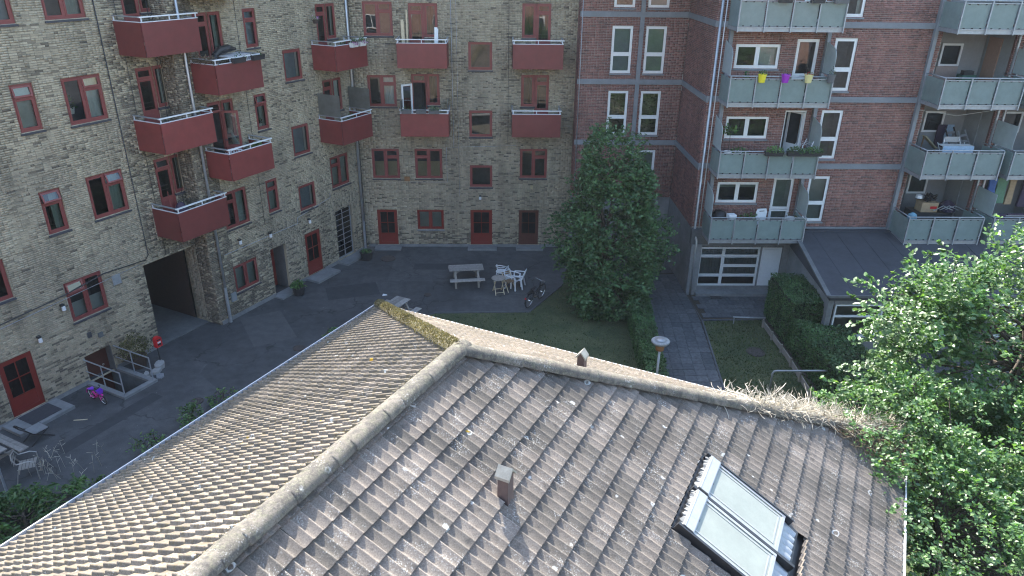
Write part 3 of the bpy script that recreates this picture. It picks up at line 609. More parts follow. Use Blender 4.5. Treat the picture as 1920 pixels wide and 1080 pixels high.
p1.put(MB().box(12.55,12.68,-.05,.03,1.6,1.78), 'wall_vent', 'slate'); p1.put(MB().box(13.85,14.15,-.03,.03,3.0,3.35), 'cable_box', 'galv'); p1.put(MB().box(12.9,13.05,-.08,.03,2.0-.55,2.15-.55), 'wall_vent', 'concrete_dark'); p2.put(MB().box(18.0,18.25,-.05,.03,.75,1.1), 'cable_box', 'galv')

def clad(mb, x0, y0, x1, y1, z0, z1, pitch=.115):
    d = math.hypot(x1-x0, y1-y0); n = max(1, round(d/pitch)); dx, dy = (x1-x0)/d, (y1-y0)/d
    for i in range(n):
        a, b = d*i/n+.012, d*(i+1)/n-.012; c = (a+b)/2; mb.obox((x0+dx*c, y0+dy*c, (z0+z1)/2), ((dx,dy,0), (-dy,dx,0), (0,0,1)), ((b-a)/2, .014, (z1-z0)/2))
    mb.obox(((x0+x1)/2+dy*.012, (y0+y1)/2-dx*.012, (z0+z1)/2), ((dx,dy,0), (-dy,dx,0), (0,0,1)), (d/2, .006, (z1-z0)/2-.004))
def red_balcony(pl, u0, u1, z0, z1, p, rail_white=True, label=None):
    b = pl.put(MB().box(u0+.03, u1-.03, -p+.03, .02, z0+.02, z0+.16), 'balcony', 'concrete')
    if label: b['label'] = label
    mb = MB(); clad(mb, u0, -p, u1, -p, z0, z1); clad(mb, u0, 0, u0, -p+.02, z0, z1); clad(mb, u1, -p+.02, u1, 0, z0, z1); mb.build('cladding', 'red_cladding', b)
    mb = MB(); zt = z1+.14
    mb.box(u0-.02, u1+.02, -p-.02, -p+.02, z1-.005, z1+.02); mb.box(u0-.02, u0+.02, -p+.02, 0, z1-.004, z1+.02); mb.box(u1-.02, u1+.02, -p+.02, 0, z1-.004, z1+.02)
    for u in (u0+.04, (u0+u1)/2, u1-.04): mb.box(u-.018, u+.018, -p-.012, -p+.016, z1+.02, zt)
    for u in (u0, u1): mb.box(u-.015, u+.015, -.06, -.03, z1+.02, zt)
    mb.build('rail_posts', 'pale_rail', b)
    mb = MB(); mb.box(u0-.04, u1+.04, -p-.035, -p+.035, zt, zt+.035); mb.build('handrail', 'white_frame' if rail_white else 'pale_rail', b)
    for u in (u0, u1): MB().box(u-.03, u+.03, -p+.036, .0, zt+.001, zt+.034).build('side_rail', 'galv', b)
    return b
for z0, z1 in ((10.33, 11.37), (7.23, 8.25), (4.12, 5.17)): red_balcony(p1, 15.9, 18.05, z0, z1, 1.27)
for z0, z1 in ((11.95, 12.95), (8.9, 9.9), (5.86, 6.84)): red_balcony(p2, 17.97, 20.05, z0, z1, 1.15)
for z0, z1 in ((8.92, 9.92), (5.86, 6.88)): h3 = red_balcony(p2, 24.1, 26.15, z0, z1, 1.22)
put(MB().box(24.1, 24.115, -1.2, -.05, 7.05, 7.95).mesh('screen', 'screen_glass'), 'privacy_screen', h3); put(MB().box(26.13, 26.145, -1.2, -.05, 7.05, 7.95).mesh('screen', 'screen_glass'), 'privacy_screen', h3)
bb = []
for u0, u1 in ((-4.24,-2.1), (.78, 2.95)):
    for z0, z1 in ((8.82, 9.86), (5.83, 6.86)): bb.append(red_balcony(p3, u0, u1, z0, z1, 1.2))
mb = MB(); 
for u in (-4.22, -2.12): mb.box(u-.02, u+.02, -1.2, -1.17, 6.86, 7.5).box(u-.012, u+.012, -1.17, -.05, 7.0, 7.35)
mb.build('side_screen', 'screen_glass', bb[1])
# open white balcony door on the back wing, open leaf of the left balcony
def leaf(pl, u, z, ang, w, h, fm, name, label):
    mb = MB(); s = .085; mb.box(0, s, -.02, .02, 0, h).box(w-s, w, -.02, .02, 0, h).box(s, w-s, -.02, .02, h-s, h).box(s, w-s, -.02, .02, 0, .3).box(s, w-s, -.012, .012, .3, .62); mb.box(s, w-s, -.02, .02, .62, .7)
    mb.m(1).quad((s,0,.7), (w-s,0,.7), (w-s,0,h-s), (s,0,h-s)); o = put(mb.mesh(name, [fm, 'pane_glass']), name, pl.b, pl.loc(u, .03, z), (0,0,pl.rot+rad(ang))); o['label'] = label; return o
leaf(p3, -3.80, 6.03, -140, .58, 1.95, 'white_frame', 'open_door_leaf', 'white balcony door standing open')
leaf(p2, 18.98, 6.15, -55, .58, 1.95, 'red_frame', 'open_door_leaf', 'red balcony door standing open')
finish_bricks(yb, 'yellow_brick')

# ---- red brick building
rb = thing('red_brick_building', 'red brick apartment block with glazed balconies and tall white windows', 'building', (10, 33, 0))
q1 = Plane(rb, (0, 32.70, 0), 0); q2 = Plane(rb, (8.30, 0, 0), -math.pi/2); q3 = Plane(rb, (0, 28.56, 0), 0); q0 = Plane(rb, (3.66, 0, 0), -math.pi/2)
RT = 14.4
def tall(pl, u, z, w=.90, h=1.96, c=0, ang=None): 
    k = .40*h; return window(pl, u, z, w, h, [(.05, w-.05, .05, k), (.05, w-.05, k+.04, h-.05)], fm='white_frame', sill='band', curtain=curt(w, h, c), fw=.05, sw=.06)
for i, z in enumerate((11.38, 8.68, 5.96, 3.30)):
    if i < 3: tall(q1, 5.04, z, c=[0, 3, 0, 0][i])
    tall(q1, 6.50, z, c=[6, 6, 0, 6][i])
for i, z in enumerate((11.4, 8.69, 5.99, 3.3)): tall(q3, 12.93, z, .87, 1.95, c=[2, 0, 0, 6][i])
for i, z in enumerate((12.2, 9.51, 6.79, 4.1)):
    w, h = 1.72, .89; window(q3, 9.16, z, w, h, [(.05, .84, .05, .84), (.88, 1.67, .05, .84)], fm='white_frame', sill='band', curtain=[[], [(.9, 1.66, .05, .84, 'curtain_white', 1)], [], [(.05, .84, .62, .84, 'curtain_green', 1), (.88, 1.67, .62, .84, 'curtain_green', 1)]][i], fw=.05, sw=.06)
for i, zf in enumerate((11.2, 8.48, 5.78, 3.08)):
    h = 2.13; op = i == 2; window(q3, 11.48, zf, .86, h, [(.05, .81, .05, .72, 'open' if op else 'x'), (.05, .81, .78, h-.05, 'open' if op else 'x')] if not op else [(.05, .81, .05, h-.05, 'open')], fm='white_frame', sill=None, name='balcony_door', curtain=[] if op else curt(.86, h, 6 if i == 3 else 0), fw=.055, sw=.07)
leaf(q3, 12.28, 5.83, 125, .74, 2.0, 'white_frame', 'open_door_leaf', 'white balcony door standing open')
# ground-floor glazing and door in the concrete storey
lt = [(.05, 1.02, .05, .48), (1.07, 2.57, .05, .48), (.05, 1.02, .53, 1.38), (1.07, 2.57, .53, .93), (1.07, 2.57, .98, 1.38), (.05, 1.02, 1.43, 1.78), (1.07, 2.57, 1.43, 1.78)]
window(q3, 8.80, .28, 2.62, 1.83, lt, fm='white_frame', sill=None, name='glazed_front', curtain=[(.05, 2.57, .5, 1.8, 'curtain_blue')], fw=.05, sw=.04)
window(q3, 11.50, .28, .86, 1.82, [(.04, .82, .02, 1.78, 'door', 1.66)], fm='white_frame', sill=None, name='ground_floor_door', fw=.04, sw=.04, room=False)
LG0, LG1 = 17.0, 19.9
for z in (8.46, 5.76, 3.06, 11.2): q3.open.append((LG0, LG1, z, z+2.5)); q3.open.append((20.35, 23.3, z, z+2.5))
build_wall(q1, 3.66, 8.30, 3.0, RT, 'red_brick', 'red_mortar', 13.2); build_wall(q2, -32.69, -28.56, 3.0, RT, 'red_brick', 'red_mortar', 13.2); build_wall(q0, -33.8, -32.7, 3.0, RT, 'red_brick', 'red_mortar', 13.2) if False else None
build_wall(q3, 8.30, 26, 3.0, RT, 'red_brick', 'red_mortar', 13.0, zb=3.04)
# return of the red front towards the yellow wall (faces -X): u = -Y
build_wall(q0, -33.85, -32.70, 3.0, RT, 'red_brick', 'red_mortar', 13.2)
mb = MB(); mb.box(3.68, 8.30, 32.72-33, 33.5-33, 0, 3.0).v
mb = MB(); mb.box(-6.32, -1.70, -.28, .9, 0, 2.995); mb.box(-1.69, -1.2, -4.42, -.285, 0, 2.995); c0 = mb.build('concrete_base', 'concrete', rb)
mb = MB(); mb.box(8.30, 8.78, 0, .3, 0, 2.995).box(12.38, 26, 0, .3, 0, 2.995).box(8.78, 12.38, 0, .3, 2.14, 2.995).box(8.78, 12.38, 0, .3, 0, .27).box(11.43, 11.49, .02, .3, .27, 2.14); mb.box(8.7, 12.9, -.55, -.005, 0, .16)
q3.put(mb, 'concrete_base', 'concrete'); q3.put(MB().box(8.8, 12.38, 1.6, 1.7, 0, 2.9), 'back_wall', 'dark_room')
q3.put(MB().box(8.28, 13.2, -.25, -.004, 2.34, 2.99), 'concrete_beam', 'concrete_dark')
for z in (13.85, 11.12, 8.32, 5.62): q1.put(MB().box(3.62, 8.31, -.05, .02, z-.11, z+.11), 'floor_band', 'band'); q2.put(MB().box(-32.70, -28.5, -.05, .02, z-.108, z+.108), 'floor_band', 'band')
for z in (13.85, 11.12, 8.36, 5.68): q3.put(MB().box(8.26, 16.62, -.055, .02, z-.106, z+.106), 'floor_band', 'band')
q3.put(MB().box(12.7, 16.6, -.05, .02, 2.98, 3.06), 'floor_band', 'band')
q1.put(MB().box(6.20, 6.38, -.06, .02, 3.0, 13.7), 'pilaster_band', 'band')
pipe(q3, [(8.42,-.09,15), (8.42,-.09,2.9), (8.50,-.30,2.5), (8.50,-.30,0)], .055, 'zinc'); pipe(q3, [(8.60,-.05,15), (8.60,-.05,3.0)], .022, 'pale_rail', 'cable'); pipe(q1, [(3.72,-.05,14), (3.72,-.05,3.2)], .02, 'galv', 'cable')
q3.put(MB().box(8.31, 8.75, -.32, -.01, 0, 2.34), 'concrete_pier', 'concrete')
for u in (8.88, 12.6): q3.put(MB().box(u-.07, u+.07, -.16, 0, 3.02, 14), 'balcony_post', 'band')
mb = MB(); mb.quad((-6.3,8,0), (16,8,0), (16,8,RT), (-6.3,8,RT)).quad((16,-4.43,0), (16,8,0), (16,8,RT), (16,-4.43,RT)).quad((-6.33,.86,0), (-6.33,8,0), (-6.33,8,RT), (-6.33,.86,RT)); mb.build('rear_wall', 'concrete_dark', rb)
rb_roof = MB().box(-6.5, 16, -4.6, 8, RT, RT+.25).build('roof', 'felt', rb)
def glass_balcony(pl, u0, u1, z0, z1, p, npan=4, side=True):
    b = pl.put(MB().box(u0, u1, -p+.03, -.02, z0-.02, z0+.12), 'balcony', 'galv')
    w = (u1-u0)/npan
    gp = MB().box(.035, w-.035, -.008, .008, 0, z1-z0-.26).mesh('glass_panel', 'frosted_glass'); pm = MB().box(-.02, .02, -.02, .02, -.04, z1-z0+.02).mesh('post', 'galv')
    for i in range(npan): put(gp, 'glass_panel', b, (u0+i*w, -p+.035, z0+.17))
    for i in range(npan+1): put(pm, 'post', b, (u0+i*w, -p-.03, z0))
    mb = MB()
    for i in range(npan):
        for f in (.2, .5, .8):
            for zz in (z0+.165, z1-.10): mb.box(u0+(i+f)*w-.03, u0+(i+f)*w+.03, -p+.005, -p+.05, zz-.012, zz+.028)
    mb.build('clips', 'dark_steel', b, kind='stuff')
    mb = MB(); mb.tube([(u0,-p,z1+.03), (u1,-p,z1+.03)], .024, 8); mb.tube([(u0,-p,z1+.03), (u0,-.05,z1+.03)], .022, 8); mb.tube([(u1,-p,z1+.03), (u1,-.05,z1+.03)], .022, 8); mb.build('handrail', 'galv', b, True)
    mb = MB(); mb.box(u0, u1, -p-.02, -p+.015, z1-.075, z1-.045); mb.box(u0, u1, -p-.02, -p+.015, z0+.125, z0+.155); mb.build('rail', 'galv', b)
    sp = MB().box(-.008, .008, -p+.06, -.06, 0, z1-z0-.2).mesh('side_panel', 'frosted_glass')
    for u in (u0, u1): put(sp, 'side_panel', b, (u, 0, z0+.14))
    if side:
        def scr():
            mb = MB(); n = 8; pts = [(-.06,0), (-p+.08,0)]+[(-p+.08+(.42)*(1-math.cos(t*math.pi/2/n)), .62+.38*math.sin(t*math.pi/2/n)) for t in range(n+1)]+[(-.06, 1.15)]
            vs = [(-.008,y,z) for y,z in pts]+[(.008,y,z) for y,z in pts]; k = len(pts); mb.add(vs, [tuple(range(k)), tuple(reversed(range(k,2*k)))]+[(i,k+i,k+(i+1)%k,(i+1)%k) for i in range(k)]); return mb.mesh('privacy_screen', 'screen_pale')
        for u in (u0, u1): put(cached(('scr', p), scr), 'privacy_screen', b, (u, 0, z1+.05))
    return b
glass('screen_pale', 1.4, (.6, .65, .68), .3, .92, (.72, .78, .80))
for z0, z1 in ((10.98, 12.06), (8.28, 9.37), (5.52, 6.55), (2.78, 3.84)): glass_balcony(q3, 8.72, 12.56, z0, z1, 1.22)
for z0, z1 in ((10.98, 12.06), (8.29, 9.39), (5.56, 6.67), (2.83, 3.95)):
    glass_balcony(q3, 16.68, 19.72, z0, z1, 1.38, 3, False); glass_balcony(q3, 20.15, 23.19, z0, z1, 1.38, 3, False)
    # screen between the two bays
    q3.put(MB().box(20.05, 20.066, -1.3, -.06, z1+.04, z1+.95), 'privacy_screen', 'screen_pale')
for u in (16.66,): q3.put(MB().box(u-.07, u+.07, -.15, 0, 2.7, 14), 'balcony_post', 'band')
for u in (19.98, 20.24): q3.put(MB().box(u-.035, u+.035, -.08, -.002, 2.9, 14), 'downpipe', 'galv')
for k, z in enumerate((8.46, 5.76, 3.06, 11.2)):
    wm = 'loggia_wall'
    for a in (LG0, 20.35):
        b = a+2.9; mb = MB(); d = 1.8; mb.quad((a,d,z), (b,d,z), (b,d,z+2.5), (a,d,z+2.5)); mb.quad((a,.13,z), (a,d,z), (a,d,z+2.5), (a,.13,z+2.5)); mb.quad((b,.13,z), (b,.13,z+2.5), (b,d,z+2.5), (b,d,z)); mb.quad((a,.0,z+.01), (b,.0,z+.01), (b,d,z+.01), (a,d,z+.01)); mb.quad((a,.13,z+2.49), (a,d,z+2.49), (b,d,z+2.49), (b,.13,z+2.49))
        lg = q3.put(mb, 'loggia', wm)
        wz = {8.46: 9.43, 5.76: 6.72, 3.06: 4.0, 11.2: 12.2}[z]; x = a+1.12; y = 1.72; mb = MB(); f = .08
        mb.box(x, x+f, y, y+.06, wz, wz+.88).box(x+.86-f, x+.86, y, y+.06, wz, wz+.88).box(x+f, x+.86-f, y, y+.06, wz, wz+f).box(x+f, x+.86-f, y, y+.06, wz+.88-f, wz+.88)
        mb.build('window_frame', 'white_frame', lg); put(MB().quad((x+f,y+.03,wz+f), (x+.86-f,y+.03,wz+f), (x+.86-f,y+.03,wz+.88-f), (x+f,y+.03,wz+.88-f)).mesh('pane', 'pane_dark'), 'pane', lg)
        put(MB().quad((x,y+.064,wz), (x+.86,y+.064,wz), (x+.86,y+.064,wz+.88), (x,y+.064,wz+.88)).mesh('room', 'dark_room' if k != 2 else 'curtain_green'), 'room', lg)
        put(MB().box(x-.02, x+.88, 1.755, 1.79, z, wz-.02).mesh('wall_panel', 'loggia_beige' if k == 0 else wm), 'wall_panel', lg)
        put(MB().box(b-.045, b-.005, .75, 1.55, z+.03, z+2.15).mesh('loggia_door', 'orange_door' if k == 0 else 'loggia_wall'), 'loggia_door', lg)
finish_bricks(rb, 'red_brick')
# flat-roofed annex
an = thing('flat_roofed_annex', 'low concrete annex with dark felt roof and grey-blue windows below the red block', 'building', (16, 25, 0))
mb = MB(); x0, x1, y0, y1 = 12.35-16, 26-16, 23.25-25, 28.5-25
mb.add([(x0-.25,y0,2.30), (x1,y0,2.30), (x1,y1,2.98), (x0+.25,y1,2.98), (x0-.25,y0,2.16), (x1,y0,2.16), (x1,y1,2.2), (x0+.25,y1,2.2)], [(0,1,2,3), (0,4,5,1), (0,3,7,4), (4,7,6,5)]); mb.build('roof', 'felt', an)
for i in range(9): MB().bar((x0+.75+i*1.0, y0+.02, 2.306), (x0+1.0+i*1.0, y1-.02, 2.984), .05, .012).build('felt_seam', 'felt', an)
MB().box(x0+.3, x1, y1-.30, y1-.005, 2.955, 2.99).build('flashing', 'felt', an)
mb = MB(); mb.box(x0+.02, x1, y0+.10, y0+.35, 0, .6).box(x0+.02, x1, y0+.10, y0+.35, 1.95, 2.155).add([(x0-.20,y0+.1,0), (x0+.28,y1,0), (x0+.28,y1,2.6), (x0-.20,y0+.1,2.15), (x0,y0+.1,0), (x0+.48,y1,0), (x0+.48,y1,2.6), (x0,y0+.1,2.15)], [(0,3,2,1), (0,1,5,4), (0,4,7,3)]); mb.build('wall', 'concrete', an)
mb = MB(); mb.bar((x0-.30,y0-.03,2.33), (x1,y0-.03,2.33), .06, .09); mb.build('roof_edging', 'concrete_dark', an); MB().bar((x0-.30,y0-.02,2.34), (x0+.22,y1,3.02), .16, .07).build('coping', 'concrete_dark', an)
for i in range(5):
    xx = x0+.1+i*1.75; mb = MB(); mb.box(0, .05, 0, .06, .6, 1.95).box(1.65, 1.70, 0, .06, .6, 1.95).box(.05, 1.65, 0, .06, 1.88, 1.95).box(.05, 1.65, 0, .06, 1.42, 1.50).box(.05, 1.65, 0, .06, .6, .68)
    wf = mb.build('window', 'white_frame', an, loc=(xx, y0+.12, 0)); put(MB().quad((.05,.03,.68), (1.65,.03,.68), (1.65,.03,1.88), (.05,.03,1.88)).mesh('pane', 'pane_glass'), 'pane', wf); put(MB().quad((.05,.2,.6), (1.65,.2,.6), (1.65,.2,1.9), (.05,.2,1.9)).mesh('blind', 'curtain_white'), 'blind', wf)

# ---- the block across the street behind the camera (seen only mirrored in the panes)
ob = thing('opposite_brick_building', 'sunlit red brick block standing opposite, mirrored in the window panes', 'building', (0, -24, 0))
oq = Plane(ob, (0, -24, 0), math.pi)
for u in range(-30, 31, 4):
    for z in (2, 5, 8, 11, 14): oq.open.append((u, u+1.5, z, z+1.5))
mb = MB(); us = sorted({-34, 34, *[x for o in oq.open for x in o[:2]]}); zs = sorted({0, 17, *[x for o in oq.open for x in o[2:4]]})
for a, b in zip(us, us[1:]):
    for c, d in zip(zs, zs[1:]):
        if not any(o[0] < (a+b)/2 < o[1] and o[2] < (c+d)/2 < o[3] for o in oq.open): mb.quad((a,0,c), (b,0,c), (b,0,d), (a,0,d))
plain('opposite_brick', (.30,.185,.145), .9, var=.3, scale=3); oq.put(mb, 'wall', 'opposite_brick')
wm_ = MB(); wm_.box(0, .1, 0, .1, 0, 1.5).box(1.4, 1.5, 0, .1, 0, 1.5).box(.1, 1.4, 0, .1, 0, .1).box(.1, 1.4, 0, .1, 1.4, 1.5).box(.7, .8, 0, .1, .1, 1.4); wm_ = wm_.mesh('window', 'white_frame'); wp_ = MB().quad((.1,.08,.1), (1.4,.08,.1), (1.4,.08,1.4), (.1,.08,1.4)).mesh('pane', 'pane_dark')
for a, b, c, d in oq.open: put(wp_, 'pane', oq.put(wm_, 'window', at=(a, 0, c)))
oq.put(MB().box(-35, 35, -.3, 10, 17, 17.4), 'roof', 'slate')
# ---------------------------------------------------------------- tiled hip-roofed house
EZ, RZ_ = 3.5, 7.5; NLE, NRE, NR = 12.59, -1.9, 5.345; UE = 16.03; UA = UE-(NLE-NR); TH = math.atan2(RZ_-EZ, NLE-NR); SL = math.hypot(RZ_-EZ, NLE-NR)
hs = thing('tiled_roof_house', 'low house with hipped grey concrete tile roof and two skylights', 'house', tuple(LN(8, NR)))
HB = hs.location
U0 = -2.0
mb = MB(); P = lambda u, n, z=0: tuple(LN(u, n, z)-HB)
q = [(U0, NLE-.45), (U0, NRE+.45), (UE-.45, NRE+.45), (UE-.45, NLE-.45)]; mb.prism([P(u, n)[:2] for u, n in q], 0, EZ+.05); mb.build('wall', 'yellow_mortar', hs)
# underlay just below the tiles
mb = MB(); k = .05; ap = P(UA, NR, RZ_-k); r0 = P(U0, NR, RZ_-k); a, b, c, d = P(U0, NLE, EZ-k), P(UE, NLE, EZ-k), P(UE, NRE, EZ-k), P(U0, NRE, EZ-k)
mb.add([ap, r0, a, b, c, d], [(0,1,2,3), (1,0,4,5), (0,3,4), (2,5,4,3), (1,5,2)]); mb.build('roof_underlay', 'black', hs)
TWI, GA, TLN = .3255, .372, .412
def tile_template():
    xs = np.array([0, .03, .06, .09, .111, .1204, .1285, .137, .146, .155, .1627]); xs = np.concatenate([xs, xs[1:]+.1627])
    def prof(x):
        t = (x/.1627) % 1.0 if x < .3253 else 1.0; return .050*(t/.74)**1.5 if t < .74 else .050 if t < .79 else .050*(.5+.5*math.cos(math.pi*(t-.79)/.21))
    zs = np.array([prof(x) for x in xs]); n = len(xs); V = []
    for y, zz in ((0, .054), (TLN, .004)): V += [(x, y, z+zz) for x, z in zip(xs, zs)]
    V += [(x, .0, z+.054) for x, z in zip(xs, zs)]+[(x, .004, z*.98+.004) for x, z in zip(xs, zs)]
    F = [(i, i+1, n+i+1, n+i) for i in range(n-1)]+[(3*n+i, 3*n+i+1, 2*n+i+1, 2*n+i) for i in range(n-1)]
    return np.array(V), np.array(F)
TV, TF = tile_template()
def basis(x, up): 
    x, up = Vector(x), Vector(up); nn = x.cross(up); m = Matrix((x, up, nn)).transposed(); return m
ct, st_ = math.cos(TH), math.sin(TH)
# three visible slopes: origin at an eave corner, x along eave, y up the slope
slopes = {'right': (LN(U0, NRE, EZ), L, N*ct+Z*st_), 'left': (LN(UE, NLE, EZ), -L, -N*ct+Z*st_), 'hip': (LN(UE, NRE, EZ), N, -L*ct+Z*st_)}
SKY = [(8.82, 9.72, 4.36, 5.95), (9.79, 10.70, 4.36, 5.95)]          # u0,u1,d0,d1 (d = distance below ridge)
HOLE = (8.80, 10.73, 4.30, 6.30)
cand = []; bld = {}
for nm, (O_, xd, up) in slopes.items():
    R_ = basis(xd, up); LEN = (UE-U0) if nm != 'hip' else (NLE-NRE)
    for r in range(int(SL/GA)+1):
        for c in range(int(LEN/TWI)+1):
            x, y = c*TWI, r*GA-.06; hx = y*ct                        # hip cut: plan distance up the slope
            x0lim = hx if nm in ('hip', 'left') else -1e9; x1lim = (LEN-hx) if nm in ('right', 'hip') else 1e9
            if x+TWI < x0lim-.05 or x > x1lim+.05 or y > SL-.05: continue
            hx2 = (y+TLN)*ct; inside = (x >= (hx2 if nm in ('hip', 'left') else -1e9)) and (x+TWI <= (LEN-hx2 if nm in ('right', 'hip') else 1e9)) and y+TLN < SL+.02
            if nm == 'right':
                u = U0+x; d = SL-y
                ov = u < HOLE[1] and u+TWI > HOLE[0] and d-TLN+.03 < HOLE[3] and d > HOLE[2]
                if ov:
                    if u >= HOLE[0]-.02 and u+TWI <= HOLE[1]+.02 and d <= HOLE[3]+.1 and d-TLN >= HOLE[2]-.3: continue
                    inside = False
            W0 = O_+R_ @ Vector((x, y, 0)); Pc = cam_inv @ (O_+R_ @ Vector((x+.16, y+.2, .02)))
            cand.append((nm, R_, W0, inside, Pc, x, y))
def in_view(P): return P.z < -1 and abs(P.x/-P.z*1354/960) < 1.0 and abs(P.y/-P.z*1354/540) < 1.0
good = sorted([i for i, c in enumerate(cand) if c[3] and in_view(c[4])], key=lambda i: cand[i][4].length)[:300]
tm = {}
for mname in ('roof_tile', 'roof_tile_far'):
    me = np_mesh('roof_tile', TV, TF, mname, True); tm[mname] = me
gs = set(good); jr = random.Random(5)
def jit(): return Matrix.Rotation(jr.gauss(0, .012), 3, 'Z') @ Matrix.Rotation(jr.gauss(0, .012), 3, 'X')
for i in good:
    nm, R_, W0 = cand[i][:3]; put(tm['roof_tile' if nm == 'right' else 'roof_tile_far'], 'roof_tile', hs, mat=Matrix.Translation(W0-HB) @ (R_ @ jit()).to_4x4())
for nm, (O_, xd, up) in slopes.items():
    rest = [c for i, c in enumerate(cand) if i not in gs and c[0] == nm]
    V = np.concatenate([TV @ np.array((c[1] @ jit())).T + np.array(c[2]-HB) for c in rest]); F = np.concatenate([TF+len(TV)*i for i in range(len(rest))])
    me = np_mesh('roof_tiles_'+nm, V, F, 'roof_tile' if nm == 'right' else 'roof_tile_far', True)
    bm = bmesh.new(); bm.from_mesh(me)
    def cut(co, no, geom=None):
        g = geom or (bm.verts[:]+bm.edges[:]+bm.faces[:]); bmesh.ops.bisect_plane(bm, geom=g, plane_co=co, plane_no=no, clear_outer=True)
    A = LN(UA, NR)-HB
    if nm == 'left': cut(A, (L+N*-1).normalized() * 1.0) 
    if nm == 'right': cut(A, (L+N).normalized())
    if nm == 'hip': cut(A, (-L-N).normalized()); cut(A, (N-L).normalized())
    if nm == 'left' : cut(A, -N)
    if nm == 'right':
        cut(A, N)
        # take out the tile pieces under the skylights
        O2 = LN(0, NR, RZ_)-HB; dn = -N*ct-Z*st_; nn = L.cross(-dn)
        for u, s in ((HOLE[0], 1), (HOLE[1], -1)):
            es = [f for f in bm.faces if HOLE[2]-.02 < (f.calc_center_median()-O2).dot(dn) < HOLE[3]+.02 and abs((f.calc_center_median()-O2).dot(L)-u) < .4]
            gset = list({v for f in es for v in f.verts})+list({e for f in es for e in f.edges})+es
            bmesh.ops.bisect_plane(bm, geom=gset, plane_co=O2+L*u, plane_no=L)
        kill = [f for f in bm.faces if HOLE[0] < (f.calc_center_median()-O2).dot(L) < HOLE[1] and HOLE[2]+.02 < (f.calc_center_median()-O2).dot(dn) < HOLE[3]]
        bmesh.ops.delete(bm, geom=kill, context='FACES')
    bm.to_mesh(me); bm.free(); put(me, 'roof_tile', hs, kind='stuff')
# ridge and hip caps, overlapping half-round tiles
def cap_mesh(name, mat, Rr=.168, ln=.43):
    mb = MB(); n = 9; rows = []
    for x, rr in ((0, Rr), (.035, Rr+.002), (ln, Rr*.955)):
        rows.append([(x, rr*math.cos(math.pi*(k/(n-1))), rr*.82*math.sin(math.pi*(k/(n-1)))-.02) for k in range(n)])
    rows.insert(0, [(0, y*.86, z*.84-.01) for x, y, z in rows[0]])
    vs = [v for r in rows for v in r]; fs = []
    for i in range(3):
        for k in range(n-1): fs.append((i*n+k, i*n+k+1, (i+1)*n+k+1, (i+1)*n+k))
    mb.add(vs, fs); return mb.mesh(name, mat, True)
cm, cmm = cap_mesh('ridge_tile', 'ridge_tile'), cap_mesh('ridge_tile_mossy', 'ridge_moss')
def caps(a, b, me, lift=.10, name='ridge_tile'):
    a, b = Vector(a)+Z*lift, Vector(b)+Z*lift; d = b-a; n = int(d.length/.385); x = d.normalized(); y = Z.cross(x).normalized(); z = x.cross(y)
    for i in range(n+1):
        ang = Matrix.Rotation(jr.gauss(0, .012), 3, 'Z') @ Matrix.Rotation(jr.gauss(0, .015), 3, 'X')
        m = (Matrix((x, y, z)).transposed() @ ang @ Matrix.Rotation(-.02, 3, 'Y')).to_4x4(); put(me, name, hs, mat=Matrix.Translation(a+x*(i*d.length/(n+1))-HB) @ m)
caps(LN(2.2, NR, RZ_), LN(UA+.1, NR, RZ_), cm); caps(LN(UE-.02, NLE-.02, EZ+.02), LN(UA, NR, RZ_), cmm); caps(LN(UE-.02, NRE+.02, EZ+.02), LN(UA, NR, RZ_), cm)
# moss on the north-facing hip
def tufts(name, pts, mat, h, w, parent, seed, nrm=None):
    r = random.Random(seed); V = []; F = []
    for p in pts:
        a = r.uniform(0, 6.28); b = r.uniform(0, 6.28); hh = h*r.uniform(.4, 1.3); o = len(V); e = Vector((math.cos(a), math.sin(a), 0))*w
        t = Vector(p)+(nrm or Z)*hh+Vector((math.cos(b), math.sin(b), 0))*hh*.5; V += [tuple(Vector(p)-e), tuple(Vector(p)+e), tuple(t)]; F.append((o, o+1, o+2))
    return put(np_mesh(name, np.array(V), np.array(F), mat), name, parent, kind='stuff')
r = random.Random(9); pts = []
for i in range(5200):
    t = r.random(); base = LN(UE, NLE, EZ).lerp(LN(UA, NR, RZ_), t); ax = (LN(UA, NR, RZ_)-LN(UE, NLE, EZ)).normalized(); s = Z.cross(ax).normalized(); ang = r.gauss(.35, .55)
    up = ax.cross(s); pts.append(base+Z*.06+s*(-.185*math.sin(ang))+up*(.16*math.cos(ang))-HB)
tufts('moss', pts, 'moss', .035, .014, hs, 1)
pts = []
for i in range(1500):
    t = r.random(); base = LN(3, NR, RZ_).lerp(LN(UA, NR, RZ_), t); pts.append(base+Z*(.06+.13)+N*r.gauss(.1, .05)-Z*.02-HB)
tufts('moss', pts, 'moss', .012, .012, hs, 2)
# gutters
def gutter(a, b, side, name='gutter'):
    mb = MB(); d = (b-a).normalized(); n = 7; rows = []
    for p in (a, b): rows.append([p-HB+side*(.07+.065*math.cos(math.pi+math.pi*k/(n-1)))+Z*(-.02-.06*math.sin(math.pi*k/(n-1))) for k in range(n)])
    mb.add(rows[0]+rows[1], [(k, k+1, n+k+1, n+k) for k in range(n-1)]); mb.bar(a-HB+side*.15+Z*.03, b-HB+side*.15+Z*.03, .028, .09); return mb.build(name, 'pale_rail', hs)
gutter(LN(U0, NLE-.02, EZ), LN(UE+.1, NLE-.02, EZ), N); gutter(LN(UE-.02, NRE, EZ-.05), LN(UE-.02, NLE, EZ-.05), L); gutter(LN(U0, NRE+.02, EZ), LN(UE, NRE+.02, EZ), -N)
# skylights, in slope coordinates: x along L, y down the slope, z out of the roof
RS_ = Matrix((L, -N*ct-Z*st_, L.cross(-N*ct-Z*st_)*-1)).transposed()
